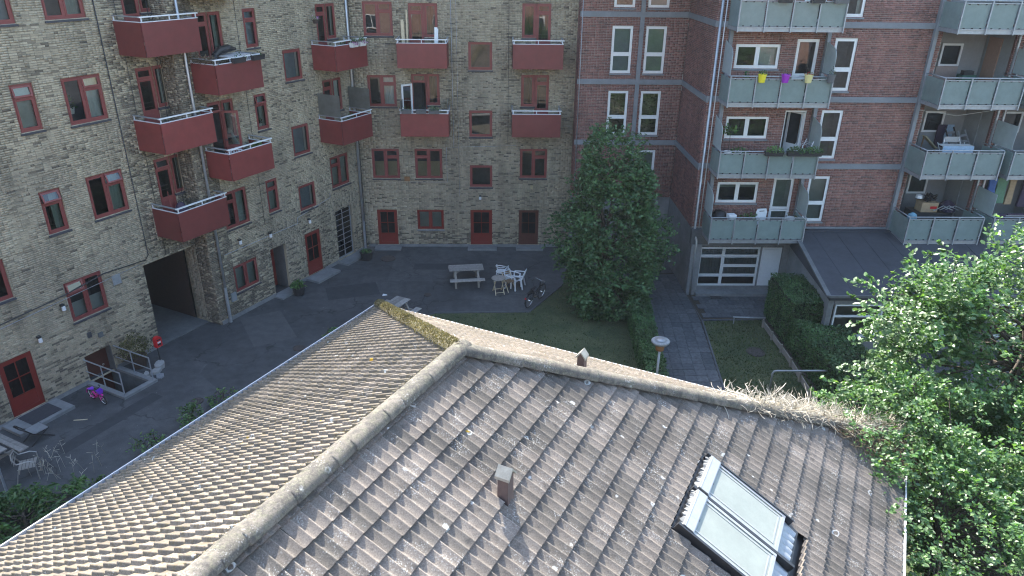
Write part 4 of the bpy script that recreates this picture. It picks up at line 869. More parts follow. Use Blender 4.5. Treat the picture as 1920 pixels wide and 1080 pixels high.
# right-handed frame: x = -L?  use x = L, y = up-slope and flip v
RSm = basis(L, N*ct+Z*st_)
def rs_mat(u, d, h=0): return Matrix.Translation(LN(0, NR, RZ_)-HB+L*u+(-N*ct-Z*st_)*d+(L.cross(N*ct+Z*st_))*h) @ RSm.to_4x4()
for u0, u1, d0, d1 in SKY:
    w, h = u1-u0, d1-d0; mb = MB()          # local y runs up-slope: top edge at y = 0, bottom at y = -h
    mb.box(0, .055, -h, 0, 0, .10).box(w-.055, w, -h, 0, 0, .10).box(.055, w-.055, -h, -h+.06, 0, .095); mb.m(1).box(.0, w, -.20, -.01, .0, .135).box(.0, w, -.22, -.20, .02, .12)
    mb.m(0).box(.10, .125, -h+.1, -.2, .02, .092).box(w-.125, w-.10, -h+.1, -.2, .02, .092).box(.125, w-.125, -h+.10, -h+.125, .02, .09); mb.m(1).box(.0, w, -.045, -.04, .135, .142)
    sk = mb.build('skylight', ['alu', 'alu'], hs, mat=rs_mat(u0, d0, .07)); put(MB().quad((.05,-h+.06,.085), (w-.05,-h+.06,.085), (w-.05,-.2,.085), (.05,-.2,.085)).mesh('pane', 'skylight_glass'), 'pane', sk)
    put(MB().quad((.05,-h+.06,-.02), (w-.05,-h+.06,-.02), (w-.05,-.2,-.02), (.05,-.2,-.02)).mesh('room', 'curtain_green'), 'blind', sk)
    mb = MB(); mb.box(w*.35, w*.42, -.235, -.22, .05, .1); mb.build('hinge', 'black', sk)
    # corrugated apron below and crumpled lead strip above
    mb = MB(); n = 48; rows = [[], [], []]
    for i in range(n+1):
        x = w*i/n; z = .022*abs(math.sin(i*math.pi/8))
        rows[0].append((x-.02, -h+.01, .02)); rows[1].append((x-.02, -h-.16, -.015+z)); rows[2].append((x-.02, -h-.30, -.035+z*1.5+jr.uniform(-.004,.004)))
    mb.add(rows[0]+rows[1]+rows[2], [(j*(n+1)+i, (j+1)*(n+1)+i, (j+1)*(n+1)+i+1, j*(n+1)+i+1) for j in range(2) for i in range(n)]); mb.build('apron', 'galv', sk)
    mb = MB(); n = 36; rows = [[], []]
    for i in range(n+1):
        x = w*i/n; rows[0].append((x, -.01, .085+jr.uniform(-.008,.008))); rows[1].append((x, .04+.014*math.sin(i*1.3)+jr.uniform(-.008,.008), .045+jr.uniform(-.03,.03)))
    mb.add(rows[0]+rows[1], [(i, i+1, n+2+i, n+1+i) for i in range(n)]); mb.build('top_flashing', 'lead', sk)
mb = MB(); h = HOLE[3]-HOLE[2]; mb.box(-.03, HOLE[1]-HOLE[0]+.02, -h+.0, .03, -.055, -.03); mb.box(-.03, .018, -h+.02, 0, -.03, .12).box(HOLE[1]-HOLE[0]-.03, HOLE[1]-HOLE[0]+.0, -h+.2, 0, -.03, .12); a = SKY[0][1]-HOLE[0]; mb.box(a+.006, a+.064, -h+.02, 0, -.03, .105); mb.build('skylight_flashing', 'dark_steel', hs, mat=rs_mat(HOLE[0], HOLE[2], .07))
# vent cowls
def vent(base, rz, w=.26, h=.60, tilt=None):
    mb = MB(); w2 = w/2; mb.add([(-w2,-w2,-.25), (w2,-w2,-.25), (w2,w2,-.25), (-w2,w2,-.25), (-w2*.92,-w2*.92,h), (w2*.92,-w2*.92,h), (w2*.92,w2*.92,h), (-w2*.92,w2*.92,h)], [(0,3,2,1), (4,5,6,7), (0,1,5,4), (1,2,6,5), (2,3,7,6), (3,0,4,7)])
    mb.add([(-w2*.9,-w2*.92,h), (w2*.9,-w2*.92,h), (0,-w2*.92,h+.08), (-w2*.9,w2*.92,h), (w2*.9,w2*.92,h), (0,w2*.92,h+.08)], [(0,1,2), (3,5,4)])
    mb.add([(-w*.95,-w*.75,-.17), (w*.95,-w*.75,-.17+.0), (w*.8,w*.7,.16), (-w*.8,w*.7,.16)], [(0,1,2,3)]) if False else None
    o = mb.build('vent_cowl', 'vent_clay', hs, loc=tuple(Vector(base)-HB), rot=(0,0,rz)); mb = MB(); e = w2*1.28
    for s in (-1, 1): mb.add([(0,-e,h+.125), (0,e,h+.125), (s*e,e,h+.0), (s*e,-e,h+.0), (0,-e,h+.085), (0,e,h+.085), (s*e,e,h-.045), (s*e,-e,h-.045)], [(0,1,2,3), (4,7,6,5), (0,3,7,4), (1,5,6,2), (3,2,6,7)])
    mb.build('cap', 'vent_cap', o)
    return o
vb = LN(7.05, NR, RZ_)+(-N*ct-Z*st_)*2.0; vent(vb, RL, .175, .46)
vb2 = LN(UA, NR-1.17, RZ_)+(L*ct-Z*st_)*2.98; vent(vb2, RL+math.pi/2, .155, .40)

# ---------------------------------------------------------------- foliage
def leaf_mesh(name, P, D, U, size, mat, aspect=.62, seed=0, droop=.25):
    """diamond leaves: P centres, D axis directions, U approximate face normals"""
    rg = np.random.default_rng(seed); n = len(P); D = D/np.linalg.norm(D, axis=1)[:,None]; S_ = np.cross(D, U); S_ /= (np.linalg.norm(S_, axis=1)[:,None]+1e-9); Nn = np.cross(S_, D)
    s = size*rg.uniform(.65, 1.25, n)[:,None]; w = s*aspect*.5; k = droop
    V = np.empty((n, 6, 3)); V[:,0] = P-D*s*.5; V[:,1] = P-D*s*.08+S_*w+Nn*s*.05; V[:,2] = P+D*s*.28+S_*w*.72-Nn*s*k*.1; V[:,3] = P+D*s*.5-Nn*s*k*.3; V[:,4] = P+D*s*.28-S_*w*.72-Nn*s*k*.1; V[:,5] = P-D*s*.08-S_*w+Nn*s*.05
    b = np.arange(n)[:,None]*6; F = np.concatenate([b+np.array([[0,1,2,3]]), b+np.array([[0,3,4,5]])], axis=0)
    return np_mesh(name, V.reshape(-1,3), F, mat)
def sprays(centers, dirs, lens, per, spread, seed, up=.75):
    """leaf positions along twig sprays"""
    rg = np.random.default_rng(seed); n = len(centers); C = np.repeat(centers, per, 0); Dd = np.repeat(dirs, per, 0); Ln = np.repeat(lens, per)
    t = rg.uniform(0, 1, n*per); sd = np.cross(Dd, np.array([0,0,1.])); sd /= (np.linalg.norm(sd, axis=1)[:,None]+1e-6)
    off = rg.normal(0, 1, (n*per, 3))*spread; off[:,2] *= .45
    P = C+Dd*(t*Ln)[:,None]+off*(1.15-t)[:,None]+np.array([0,0,-.18])*((t**2)*Ln)[:,None]
    side = rg.choice([-1,1], n*per)[:,None]; D = Dd*.6+sd*side*.8+rg.normal(0,.35,(n*per,3)); U = np.array([0,0,1.])*up+rg.normal(0,.42,(n*per,3))+Dd*.25
    return P, D, U
def crown_sprays(ells, n, seed, ln=(.35,.8), core=.55):
    """spray origins near the surface of a union of ellipsoids"""
    rg = np.random.default_rng(seed); Cs = []; Ds = []; tot = sum(e[1][0]*e[1][1]+e[1][0]*e[1][2] for e in ells)
    for c, r in ells:
        m = int(n*(r[0]*r[1]+r[0]*r[2])/tot); v = rg.normal(0,1,(m*2,3)); v /= np.linalg.norm(v,axis=1)[:,None]; q = rg.uniform(core,1.0,m*2)**.6; p = np.array(c)+v*np.array(r)*q[:,None]
        p += .25*np.sin(p*3.1+seed)*np.array([1,1,.6]); keep = np.ones(len(p), bool)
        for c2, r2 in ells:
            if c2 is c: continue
            keep &= (((p-np.array(c2))/np.array(r2))**2).sum(1) > .45
        p = p[keep][:m]; v = v[keep][:m]; Cs.append(p); d = v+rg.normal(0,.35,v.shape)+np.array([0,0,.12]); Ds.append(d/np.linalg.norm(d,axis=1)[:,None])
    C = np.concatenate(Cs); D = np.concatenate(Ds); return C, D, rg.uniform(*ln, len(C))
def branches(root, C, D, Ln, n, seed, base_r, h0, tip=None):
    r = random.Random(seed); mb = MB(); x, y, z = root; pts = [(x,y,z-.1), (x+.05,y,z+h0*.5), (x-.05,y+.05,z+h0), (x,y,z+h0*1.7)]; mb.tube(pts, [base_r*1.25, base_r, base_r*.85, base_r*.5], 10)
    for i in r.sample(range(len(C)), min(n, len(C))):
        e = Vector(C[i]); s = Vector(pts[2]).lerp(Vector(pts[3]), r.random()) if e.z > z+h0*.8 else Vector(pts[1]).lerp(Vector(pts[2]), r.random()); m = s.lerp(e, .5)+Vector((r.uniform(-.2,.2), r.uniform(-.2,.2), r.uniform(0,.35))); mb.tube([s, m, e, e+Vector(D[i])*Ln[i]], [base_r*.32, base_r*.2, .012, .004], 5, False)
    return mb
def tree(name, label, cat, root, ells, ns, per, size, mat, seed, trunk=.14, h0=2., ln=(.35,.8), spread=.12, nb=60, bark='bark', core=.55, group=None, extra=None, aspect=.62, upw=.75):
    t = thing(name, label, cat, root, 0, group); C, D, Ln = crown_sprays(ells, ns, seed, ln, core)
    if extra: 
        C = np.concatenate([C, np.array([e[0] for e in extra])]); D = np.concatenate([D, np.array([e[1] for e in extra])]); Ln = np.concatenate([Ln, np.array([e[2] for e in extra])])
    P, Dl, U = sprays(C, D, Ln, per, spread, seed, upw); ok = P[:,2] > .03; me = leaf_mesh('crown', P[ok]-np.array(root), Dl[ok], U[ok], size, mat, aspect, seed)
    put(me, 'crown', t, kind='stuff')
    if trunk:
        mb = branches((0,0,0), C-np.array(root), D, Ln, nb, seed, trunk, h0); mb.build('trunk', bark, t, True)
    return t, (P, Dl, U, C, D, Ln)
# courtyard tree in the shade
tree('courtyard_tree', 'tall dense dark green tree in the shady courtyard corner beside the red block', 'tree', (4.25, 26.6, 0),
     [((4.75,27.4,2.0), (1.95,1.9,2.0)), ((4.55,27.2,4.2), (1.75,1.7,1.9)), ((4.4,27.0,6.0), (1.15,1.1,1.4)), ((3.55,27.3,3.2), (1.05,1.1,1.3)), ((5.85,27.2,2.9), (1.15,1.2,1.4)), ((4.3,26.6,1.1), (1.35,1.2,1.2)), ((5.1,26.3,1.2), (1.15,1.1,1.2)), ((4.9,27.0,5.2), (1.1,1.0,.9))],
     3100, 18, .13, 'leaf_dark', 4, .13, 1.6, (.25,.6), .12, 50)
# sunlit tree at the right
rr = np.random.default_rng(31); extra = []
for c, d, l in [((10.32,15.10,5.84),(-1,.1,.12),1.5), ((9.99,15.32,5.06),(-1,.05,.05),1.4), ((9.88,15.43,4.40),(-1,0,.0),1.3), ((10.21,15.10,3.73),(-1,.1,-.05),1.2), ((11.54,15.54,6.73),(-.8,.2,.45),1.3), ((12.54,15.76,6.95),(.1,.2,1),1.0), ((12.10,15.76,6.95),(-.2,.2,.9),.95), ((13.54,15.76,6.95),(.2,.2,.9),1.1), ((10.99,15.54,6.17),(-.9,.2,.35),1.3), ((14.32,15.54,6.84),(.5,.1,.9),1.0)]:
    d = np.array(d)/np.linalg.norm(d)
    for k in range(3): extra.append((np.array(c)+rr.normal(0,.12,3), d+rr.normal(0,.16,3), l*rr.uniform(.7,1.05)))
tr, TD = tree('deciduous_tree', 'big sunlit leafy tree at the right beside the tiled house', 'tree', (14.0, 16.2, 0),
     [((10.5,15.7,5.7), (1.1,1.0,.8)), ((13.65,15.98,4.29), (3.33,2.44,2.55)), ((11.88,15.65,4.06), (1.89,1.55,1.78)), ((15.87,16.21,4.06), (2.66,2.22,2.89)), ((13.32,14.87,2.51), (2.44,1.78,1.89)), ((15.32,14.43,1.84), (2.66,2.00,2.44))],
     3000, 22, .128, 'leaf_bright', 12, .17, 3.0, (.4,.95), .11, 90, 'bark', .5, None, extra, upw=1.1)
# single leaves of the nearest twig ends, kept apart
lm = leaf_mesh('leaf', np.zeros((1,3)), np.array([[1.,0,0]]), np.array([[0,0,1.]]), .12, 'leaf_bright', .62, 3)
P, Dl, U = TD[0], TD[1], TD[2]; order = np.argsort(np.linalg.norm(P-np.array(CAMP), axis=1))[:160]
for i in order:
    x = Vector(Dl[i]).normalized(); n_ = Vector(U[i]); y = n_.cross(x).normalized(); z = x.cross(y); put(lm, 'leaf', tr, mat=Matrix.Translation(Vector(P[i])-tr.location+Z*.03) @ Matrix((x,y,z)).transposed().to_4x4())
# big bush crowding the right eave
sh, SD = tree('overgrown_bush', 'large bright climbing bush crowding the right corner of the tiled roof', 'bush', (9.6, 11.6, 0),
     [((9.9,13.3,4.0), (1.5,.9,.75)), ((9.15,13.5,4.15), (.85,.75,.6)), ((8.55,13.0,4.3), (.75,.6,.45)), ((8.3,13.9,4.05), (.7,.6,.5)), ((8.1,12.2,3.95), (.45,.6,.35)), ((8.75,12.3,3.65), (.7,.8,.6)), ((8.3,11.2,3.55), (.45,.6,.35)), ((11.0,12.8,3.9), (1.6,1.0,.9)), ((12.3,12.2,3.4), (1.9,1.2,1.3)), ((9.9,11.9,3.0), (1.35,1.3,1.35)), ((9.4,10.5,2.4), (1.4,1.7,1.55)), ((11.2,10.9,2.0), (2.0,2.0,1.7)), ((9.7,9.2,1.4), (1.9,1.8,1.5)), ((11.6,8.8,1.4), (1.6,1.8,1.5))],
     2900, 22, .09, 'leaf_bright', 23, .10, 1.6, (.3,.7), .10, 60, 'bark', .5, None, [(np.array((8.25,10.9,3.9)), np.array((-.9,-.2,-.1)), .8), (np.array((8.4,10.6,3.7)), np.array((-.8,-.4,.0)), .8), (np.array((8.9,12.9,4.3)), np.array((-.7,.2,.6)), .7), (np.array((9.2,13.4,4.2)), np.array((-.5,.3,.7)), .7)])
# dead vine tangle over the corner of the roof
r = random.Random(77); dv = thing('dead_vine_tangle', 'pale dry vine tangle lying over the right hip of the tiled roof', 'dead vine', tuple(LN(14.6, -.8, 4.4)))
def strands(n, cfun, ln, rad_, seed, curl=.5):
    r = random.Random(seed); V = []; F = []
    for i in range(n):
        p = Vector(cfun(r)); d = Vector((r.gauss(0,1), r.gauss(0,1), r.gauss(.15,.55))).normalized(); l = ln*r.uniform(.4,1.3); k = 4; o = len(V); w = rad_*r.uniform(.6,1.4)
        for j in range(k+1):
            sdv = d.cross(Vector((.3,.2,1))).normalized()*w; q = d.cross(sdv).normalized()*w; V += [tuple(p-sdv), tuple(p+sdv*.5+q), tuple(p+sdv*.5-q)]
            p = p+d*(l/k); d = (d+Vector((r.gauss(0,curl), r.gauss(0,curl), r.gauss(-.1,curl*.7)))*.6).normalized()
        for j in range(k):
            a = o+3*j
            for m in range(3): F.append((a+m, a+(m+1)%3, a+3+(m+1)%3, a+3+m))
    return np.array(V), np.array(F)
def hip_pt(r, n0, n1, below0, below1, hh):
    # a point on the hip slope or right slope near the right hip line
    n = r.uniform(n0, n1); s = r.uniform(below0, below1); base = LN(UA+(NR-n), n, RZ_-(NR-n)*math.tan(TH))
    off = L*s-Z*s*math.tan(TH) if s > 0 else -N*(-s)-Z*(-s)*math.tan(TH); return base+off+Z*(.1+abs(r.gauss(0, hh)))
V, F = strands(3000, lambda r: hip_pt(r, -1.7+.0, 1.6-.0, 0, 1.0) if False else hip_pt(r, -1.85, .7+1.3*r.random()**2, -.12, 2.1*(r.random()**.6), .10), .38, .0055, 1)
put(np_mesh('pale_stems', V-np.array(dv.location), F, 'straw'), 'pale_stems', dv, kind='stuff')
V, F = strands(750, lambda r: hip_pt(r, -1.85, -.1, -1.3, .15, .06), .4, .0055, 2)
put(np_mesh('brown_stems', V-np.array(dv.location), F, 'straw_brown'), 'brown_stems', dv, kind='stuff')
mb = MB(); r = random.Random(4)
for i in range(110):
    p = Vector(hip_pt(r, -1.5, .9, 1.0, 2.3, .08)); e = Vector((r.gauss(-.1,.35), r.gauss(.2,.25), r.uniform(.2,.9))).normalized()*r.uniform(.2,.5); b = Vector((r.gauss(0,.1), r.gauss(0,.1), 0)); mb.tube([p, p+e*.5+b, p+e+b*2.4], [.006, .004, .002], 4, False)
put(mb.mesh('upright_stems', 'straw'), 'upright_stems', dv, (-dv.location), kind='stuff')
# hedges
def hedge(name, label, poly, h, dens, size, mat, seed, group=None, round_=.15):
    rg = np.random.default_rng(seed); c = np.mean(poly, 0); t = thing(name, label, 'hedge', (c[0], c[1], 0), 0, group); Ps = []; Ns = []
    k = len(poly)
    for i in range(k):
        a, b = np.array(poly[i]), np.array(poly[(i+1)%k]); e = b-a; l = np.linalg.norm(e); m = int(l*h*dens); nrm = np.array([e[1], -e[0], 0])/l
        s = rg.uniform(0,1,m)[:,None]; z = rg.uniform(.02,h,m); inset = np.clip((z-(h-.25))/.25, 0, 1)**2*round_; p = np.concatenate([a+e*s, z[:,None]], 1)-nrm*(inset[:,None]+np.abs(rg.normal(0,.05,m))[:,None]); Ps.append(p); Ns.append(np.repeat(nrm[None], m, 0)+np.array([0,0,.25]))
    xs = [q[0] for q in poly]; ys = [q[1] for q in poly]; m = int((max(xs)-min(xs))*(max(ys)-min(ys))*dens*1.2); q = np.stack([rg.uniform(min(xs),max(xs),m), rg.uniform(min(ys),max(ys),m)], 1); keep = np.ones(m, bool)
    for i in range(k):
        a, b = np.array(poly[i]), np.array(poly[(i+1)%k]); e = b-a; keep &= (e[0]*(q[:,1]-a[1])-e[1]*(q[:,0]-a[0])) > 0
    q = q[keep]; zz = h-np.abs(rg.normal(0,.05,len(q)))+.05*np.sin(q[:,0]*3+seed)*np.cos(q[:,1]*2.3); Ps.append(np.concatenate([q, zz[:,None]], 1)); Ns.append(np.repeat(np.array([[0,0,1.]]), len(q), 0))
    P = np.concatenate(Ps); U = np.concatenate(Ns)+rg.normal(0,.45,(len(P),3)); D = rg.normal(0,1,(len(P),3)); P = P-np.array([c[0], c[1], 0])
    put(leaf_mesh('foliage', P, D, U, size, mat, .66, seed), 'foliage', t, kind='stuff')
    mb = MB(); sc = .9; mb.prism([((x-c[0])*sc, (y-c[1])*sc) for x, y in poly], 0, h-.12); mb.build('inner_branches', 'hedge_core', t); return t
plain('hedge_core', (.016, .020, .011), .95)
hedge('low_hedge', 'low clipped hedge running beside the slabbed path under the dark tree', [(5.05,21.2), (5.75,20.9), (6.22,26.3), (5.35,26.4)], 1.05, 900, .07, 'leaf_hedge', 1, round_=.12)
hedge('low_hedge', 'low hedge strip hidden behind the tiled roof near the lamp', [(4.9,17), (5.62,17), (5.75,20.9), (5.05,21.2)], 1.0, 500, .07, 'leaf_hedge', 7)
hedge('block_hedge', 'tall clipped hedge block with rounded top before the white ground floor door', [(11.0,23.6), (12.15,23.6), (12.4,26.3), (11.05,26.3)], 1.9, 850, .07, 'leaf_hedge', 2, round_=.35)
hedge('long_hedge', 'long lower hedge stepping down in front of the annex windows', [(11.0,16.5), (12.7,16.5), (12.85,22.95), (11.0,23.5)], 1.30, 650, .075, 'leaf_hedge', 3, round_=.2)
tree('leafy_shrub', 'wide green leafy shrub in the bottom left corner by the eave', 'shrub', (-11.6, 14.0, 0), [((-11.9,14.1,.5), (1.1,1.1,.55)), ((-11.05,14.75,.42), (.75,.75,.42)), ((-12.7,13.3,.5), (1.2,1.0,.6))], 620, 14, .16, 'leaf_shrub', 41, .05, .5, (.2,.5), .1, 20, aspect=.36)
for i, (x, y, s, lb) in enumerate([(-9.95,17.3,.40,'bushy green weed nearest the camera along the white gutter'), (-9.35,18.5,.45,'middle green weed poking up along the white gutter'), (-8.7,19.75,.28,'small green weed beyond the middle of the gutter'), (-6.30,24.1,.36,'lone green weed near the far end of the gutter')]):
    tree('gutter_weed', lb, 'weed', (x, y, 0), [((x,y,.45*s+.1), (.75*s,.75*s,.5*s))], int(110*s), 9, .10, 'leaf_bright', 50+i, .02, .3, (.15,.4), .09, 10, group='weeds along the eave', aspect=.5)
r = random.Random(12); mb = MB()
for i in range(26):
    x, y = r.uniform(-13.0,-11.2), r.uniform(16.0,17.5); p = Vector((x+13, y-16.4, 0)); e = Vector((r.gauss(0,.08), r.gauss(0,.08), r.uniform(.25,.6))); mb.tube([p, p+e*.6, p+e*1.0+Vector((r.gauss(0,.05),0,0))], [.005,.004,.002], 4, False)
    for k in range(3): q = p+e*r.uniform(.5,1); mb.tube([q, q+Vector((r.gauss(0,.08), r.gauss(0,.08), .06))], [.003,.006], 4, False)
put(mb.mesh('dry_weeds', 'straw'), 'dry_weeds', None, (-13,16.4,0), kind='stuff')['label'] = 'thin dry weeds growing from the asphalt'
# trees behind the camera that the panes mirror
for i, (x, y, s) in enumerate([(10,-7,1.0), (16,-4,1.1), (3,-14,1.0), (21,-7,1), (13,-12,1), (7,-3.5,1), (19,-13,1)]):
    c = thing('street_tree', ['leafy tree directly behind the viewpoint', 'leafy tree right behind the viewpoint', 'leafy tree left behind the viewpoint', 'rightmost leafy tree behind the viewpoint', 'leafy tree in the middle of the row behind the viewpoint', 'leafy tree nearest behind the viewpoint', 'farthest leafy tree behind the viewpoint'][i]+', mirrored in the white windows', 'tree', (x, y, 0), i*2.1, 'trees mirrored in the panes')
    for ch in tr.children:
        if ch.name.startswith(('crown', 'trunk')):
            d = ch.copy(); COL.objects.link(d); d.parent = c
# ---------------------------------------------------------------- courtyard objects
def on(t, mb, name, mat, **kw): return mb.build(name, mat, t, **kw)
# picnic tables
def picnic():
    t = thing('picnic_table', 'x', 'table')
    pm = MB().box(-.76, .76, -.062, .062, -.018, .018).mesh('plank', 'wood_plank')
    for i in range(5): put(pm, 'plank', t, (0, (i-2)*.132, .73), (0, 0, random.uniform(-.004,.004)))
    for s in (-1, 1):
        for k in (0, 1): put(pm, 'bench_plank', t, (0, s*(.66+.132*k), .44), (0,0,random.uniform(-.004,.004)))
    for x in (-.5, .5):
        mb = MB()
        for s in (-1, 1): mb.bar((x, s*.62, 0), (x, s*.25, .71), .04, .09, up=(1,0,0))
        mb.bar((x+.04, -.82, .40), (x+.04, .82, .40), .04, .09); mb.bar((x+.04, -.34, .69), (x+.04, .34, .69), .04, .06); mb.bar((x, 0, .42), (x*.35, 0, .70), .04, .05); on(t, mb, 'trestle', 'wood_grey')
    return t
pt = picnic(); pt.location = (-1.28, 29.5, 0); pt.rotation_euler.z = rad(7); pt['label'] = 'grey wooden picnic table standing square before the back doors'; pt['group'] = 'picnic tables in the courtyard'
for loc, rz, lb in (((-4.05, 25.75, 0), RL, 'grey picnic table half hidden behind the far tip of the tiled roof'), (tuple(LN(7.97, 20.63)), RL+math.pi/2, 'grey picnic table cut off by the left edge, beside two chairs')):
    c = copy_tree(pt); c.location = loc; c.rotation_euler.z = rz; c['label'] = lb
# white plastic armchair
def plastic_chair(name, label, loc, rz, mat='white_plastic', group=None, slat=True):
    t = thing(name, label, 'chair', loc, rz, group); mb = MB(); mb.box(-.22, .22, -.22, .22, .405, .43); mb.box(-.23, .23, -.235, -.215, .37, .43); on(t, mb, 'seat', mat)
    mb = MB()
    for i in range(5): x = -.17+i*.085; mb.bar((x*.9, .22, .43), (x*1.08, .33, .80), .05, .018, up=(0,1,0))
    mb.tube([(-.24,.21,.42), (-.25,.31,.74), (-.17,.345,.83), (0,.355,.86), (.17,.345,.83), (.25,.31,.74), (.24,.21,.42)], .022, 6); on(t, mb, 'backrest', mat)
    for s in (-1, 1):
        mb = MB(); mb.tube([(s*.25,.29,.66), (s*.29,.05,.645), (s*.28,-.2,.63), (s*.27,-.24,.60)], .024, 6); on(t, mb, 'armrest', mat)
        for y, y2 in ((-.22,-.26), (.2,.27)): mb = MB(); mb.bar((s*.22,y,.62 if y < 0 else .42), (s*.27,y2,0), .05, .035); on(t, mb, 'leg', mat)
    return t
plastic_chair('plastic_armchair', 'white plastic armchair standing upright nearest the bicycle', (1.02, 29.05, 0), rad(-105), group='white chairs by the round table')
plastic_chair('plastic_armchair', 'white plastic armchair leaning into the one nearest the bicycle', (.80, 28.95, 0), rad(60), group='white chairs by the round table')
c = thing('rounded_chair', 'white chair with rounded hoop back behind the small round table', 'chair', (.30, 29.75, 0), rad(165), 'white chairs by the round table')
mb = MB(); mb.tube([(-.26,-.22,.44), (-.27,-.2,.66), (-.25,.05,.70), (-.18,.22,.80), (0,.27,.84), (.18,.22,.80), (.25,.05,.70), (.27,-.2,.66), (.26,-.22,.44)], .022, 6); on(c, mb, 'hoop_back', 'white_plastic')
mb = MB(); mb.tube([(-.2,.2,.74), (0,.26,.72), (.2,.2,.74)], .018, 6); mb.box(-.15, .15, .235, .25, .50, .66); on(c, mb, 'backrest', 'white_plastic'); on(c, MB().lathe([(0,.43), (.25,.43), (.26,.445), (.25,.46), (0,.46)], n=16), 'seat', 'white_plastic')
for x in (-1, 1):
    for y in (-1, 1): on(c, MB().tube([(x*.18,y*.17,.44), (x*.25,y*.24,0)], .018, 6), 'leg', 'white_plastic')
# folding round table and folding wooden chair
t = thing('round_folding_table', 'small round grey folding table with pale crossed legs before white chairs', 'table', (.16, 28.45, 0), rad(15))
on(t, MB().lathe([(0,.68), (.30,.68), (.31,.70), (.30,.715), (0,.715)], n=24), 'tabletop', 'wood_grey')
for s in (-1, 1):
    for x in (-1, 1): on(t, MB().bar((x*.17,-s*.2,.68), (x*.19,s*.26,0), .035, .022), 'leg', 'wood_pale')
    on(t, MB().bar((-.18,s*.2,.09), (.18,s*.2,.09), .02), 'stretcher', 'wood_pale')
t = thing('folding_wooden_chair', 'brown slatted folding chair leaning between round table and white chairs', 'chair', (.62, 28.75, 0), rad(35))
for x in (-.2, .2): on(t, MB().bar((x,-.25,0), (x,.28,.80), .035, .022), 'leg', 'wood_pale'); on(t, MB().bar((x*.85,.25,0), (x*.85,-.2,.45), .03, .02), 'leg', 'wood_brown')
for i in range(5): on(t, MB().box(-.19, .19, -.2+i*.075, -.145+i*.075, .43, .447), 'slat', 'wood_brown')
for i in range(2): on(t, MB().bar((-.2,.24+.035*i,.68+.07*i), (.2,.24+.035*i,.68+.07*i), .05, .014, up=(0,1,0)), 'back_slat', 'wood_brown')
# chairs at the left
def tube_chair(name, label, loc, rz, fm, sm, low=0.0):
    t = thing(name, label, 'chair', loc, rz)
    for s in (-1, 1):
        on(t, MB().tube([(s*.25,-.24,0), (s*.25,-.24,.60), (s*.25,-.1,.66), (s*.25,.18,.64)], .016, 6), 'front_leg', fm); on(t, MB().tube([(s*.22,.30,0), (s*.22,.18,.42), (s*.22,.20,.44)], .016, 6), 'rear_leg', fm)
    on(t, MB().tube([(-.25,.18,.64), (-.24,.26,.80), (0,.30,.82), (.24,.26,.80), (.25,.18,.64)], .018, 6), 'back_hoop', fm)
    for i in range(5): on(t, MB().box(-.23, .23, -.22+i*.085, -.15+i*.085, .42, .435), 'seat_slat', sm)
    for i in range(2): on(t, MB().bar((-.23,.25+.02*i,.62+.09*i), (.23,.25+.02*i,.62+.09*i), .06, .012, up=(0,1,0)), 'back_slat', sm)
    return t
tube_chair('aluminium_chair', 'silver aluminium armchair standing between picnic table and green shrub', (-13.0, 16.4, 0), rad(115), 'alu', 'alu')
t = thing('black_folding_chair', 'low black folding chair with grey seat beside the first red door', 'chair', (-13.75, 18.15, 0), rad(150))
for s in (-1, 1):
    on(t, MB().tube([(s*.25,-.32,.0), (s*.25,.25,.40), (s*.25,.42,.62)], .018, 6), 'leg', 'black'); on(t, MB().tube([(s*.22,.36,0), (s*.22,-.24,.36)], .018, 6), 'leg', 'black')
on(t, MB().tube([(-.25,.42,.62), (-.15,.5,.68), (.15,.5,.68), (.25,.42,.62)], .022, 6), 'back_hoop', 'black'); on(t, MB().box(-.23, .23, -.22, .22, .345, .365), 'seat', 'cloth_sky' if False else 'galv')
t = thing('metal_frame', 'grey bent metal tube frame at the left edge above the shrub', 'frame', (-13.75, 16.0, 0), rad(-25))
on(t, MB().tube([(-.3,0,.72), (.5,0,.72)], .05, 8), 'top_tube', 'galv'); on(t, MB().tube([(-.28,0,0), (-.28,0,.70)], .035, 8), 'leg', 'galv'); on(t, MB().tube([(.48,0,0), (.48,0,.70)], .035, 8), 'leg', 'galv'); on(t, MB().tube([(-.9,.1,.35), (-.3,0,.55), (.3,-.25,.30)], .018, 6), 'brace', 'pale_rail')
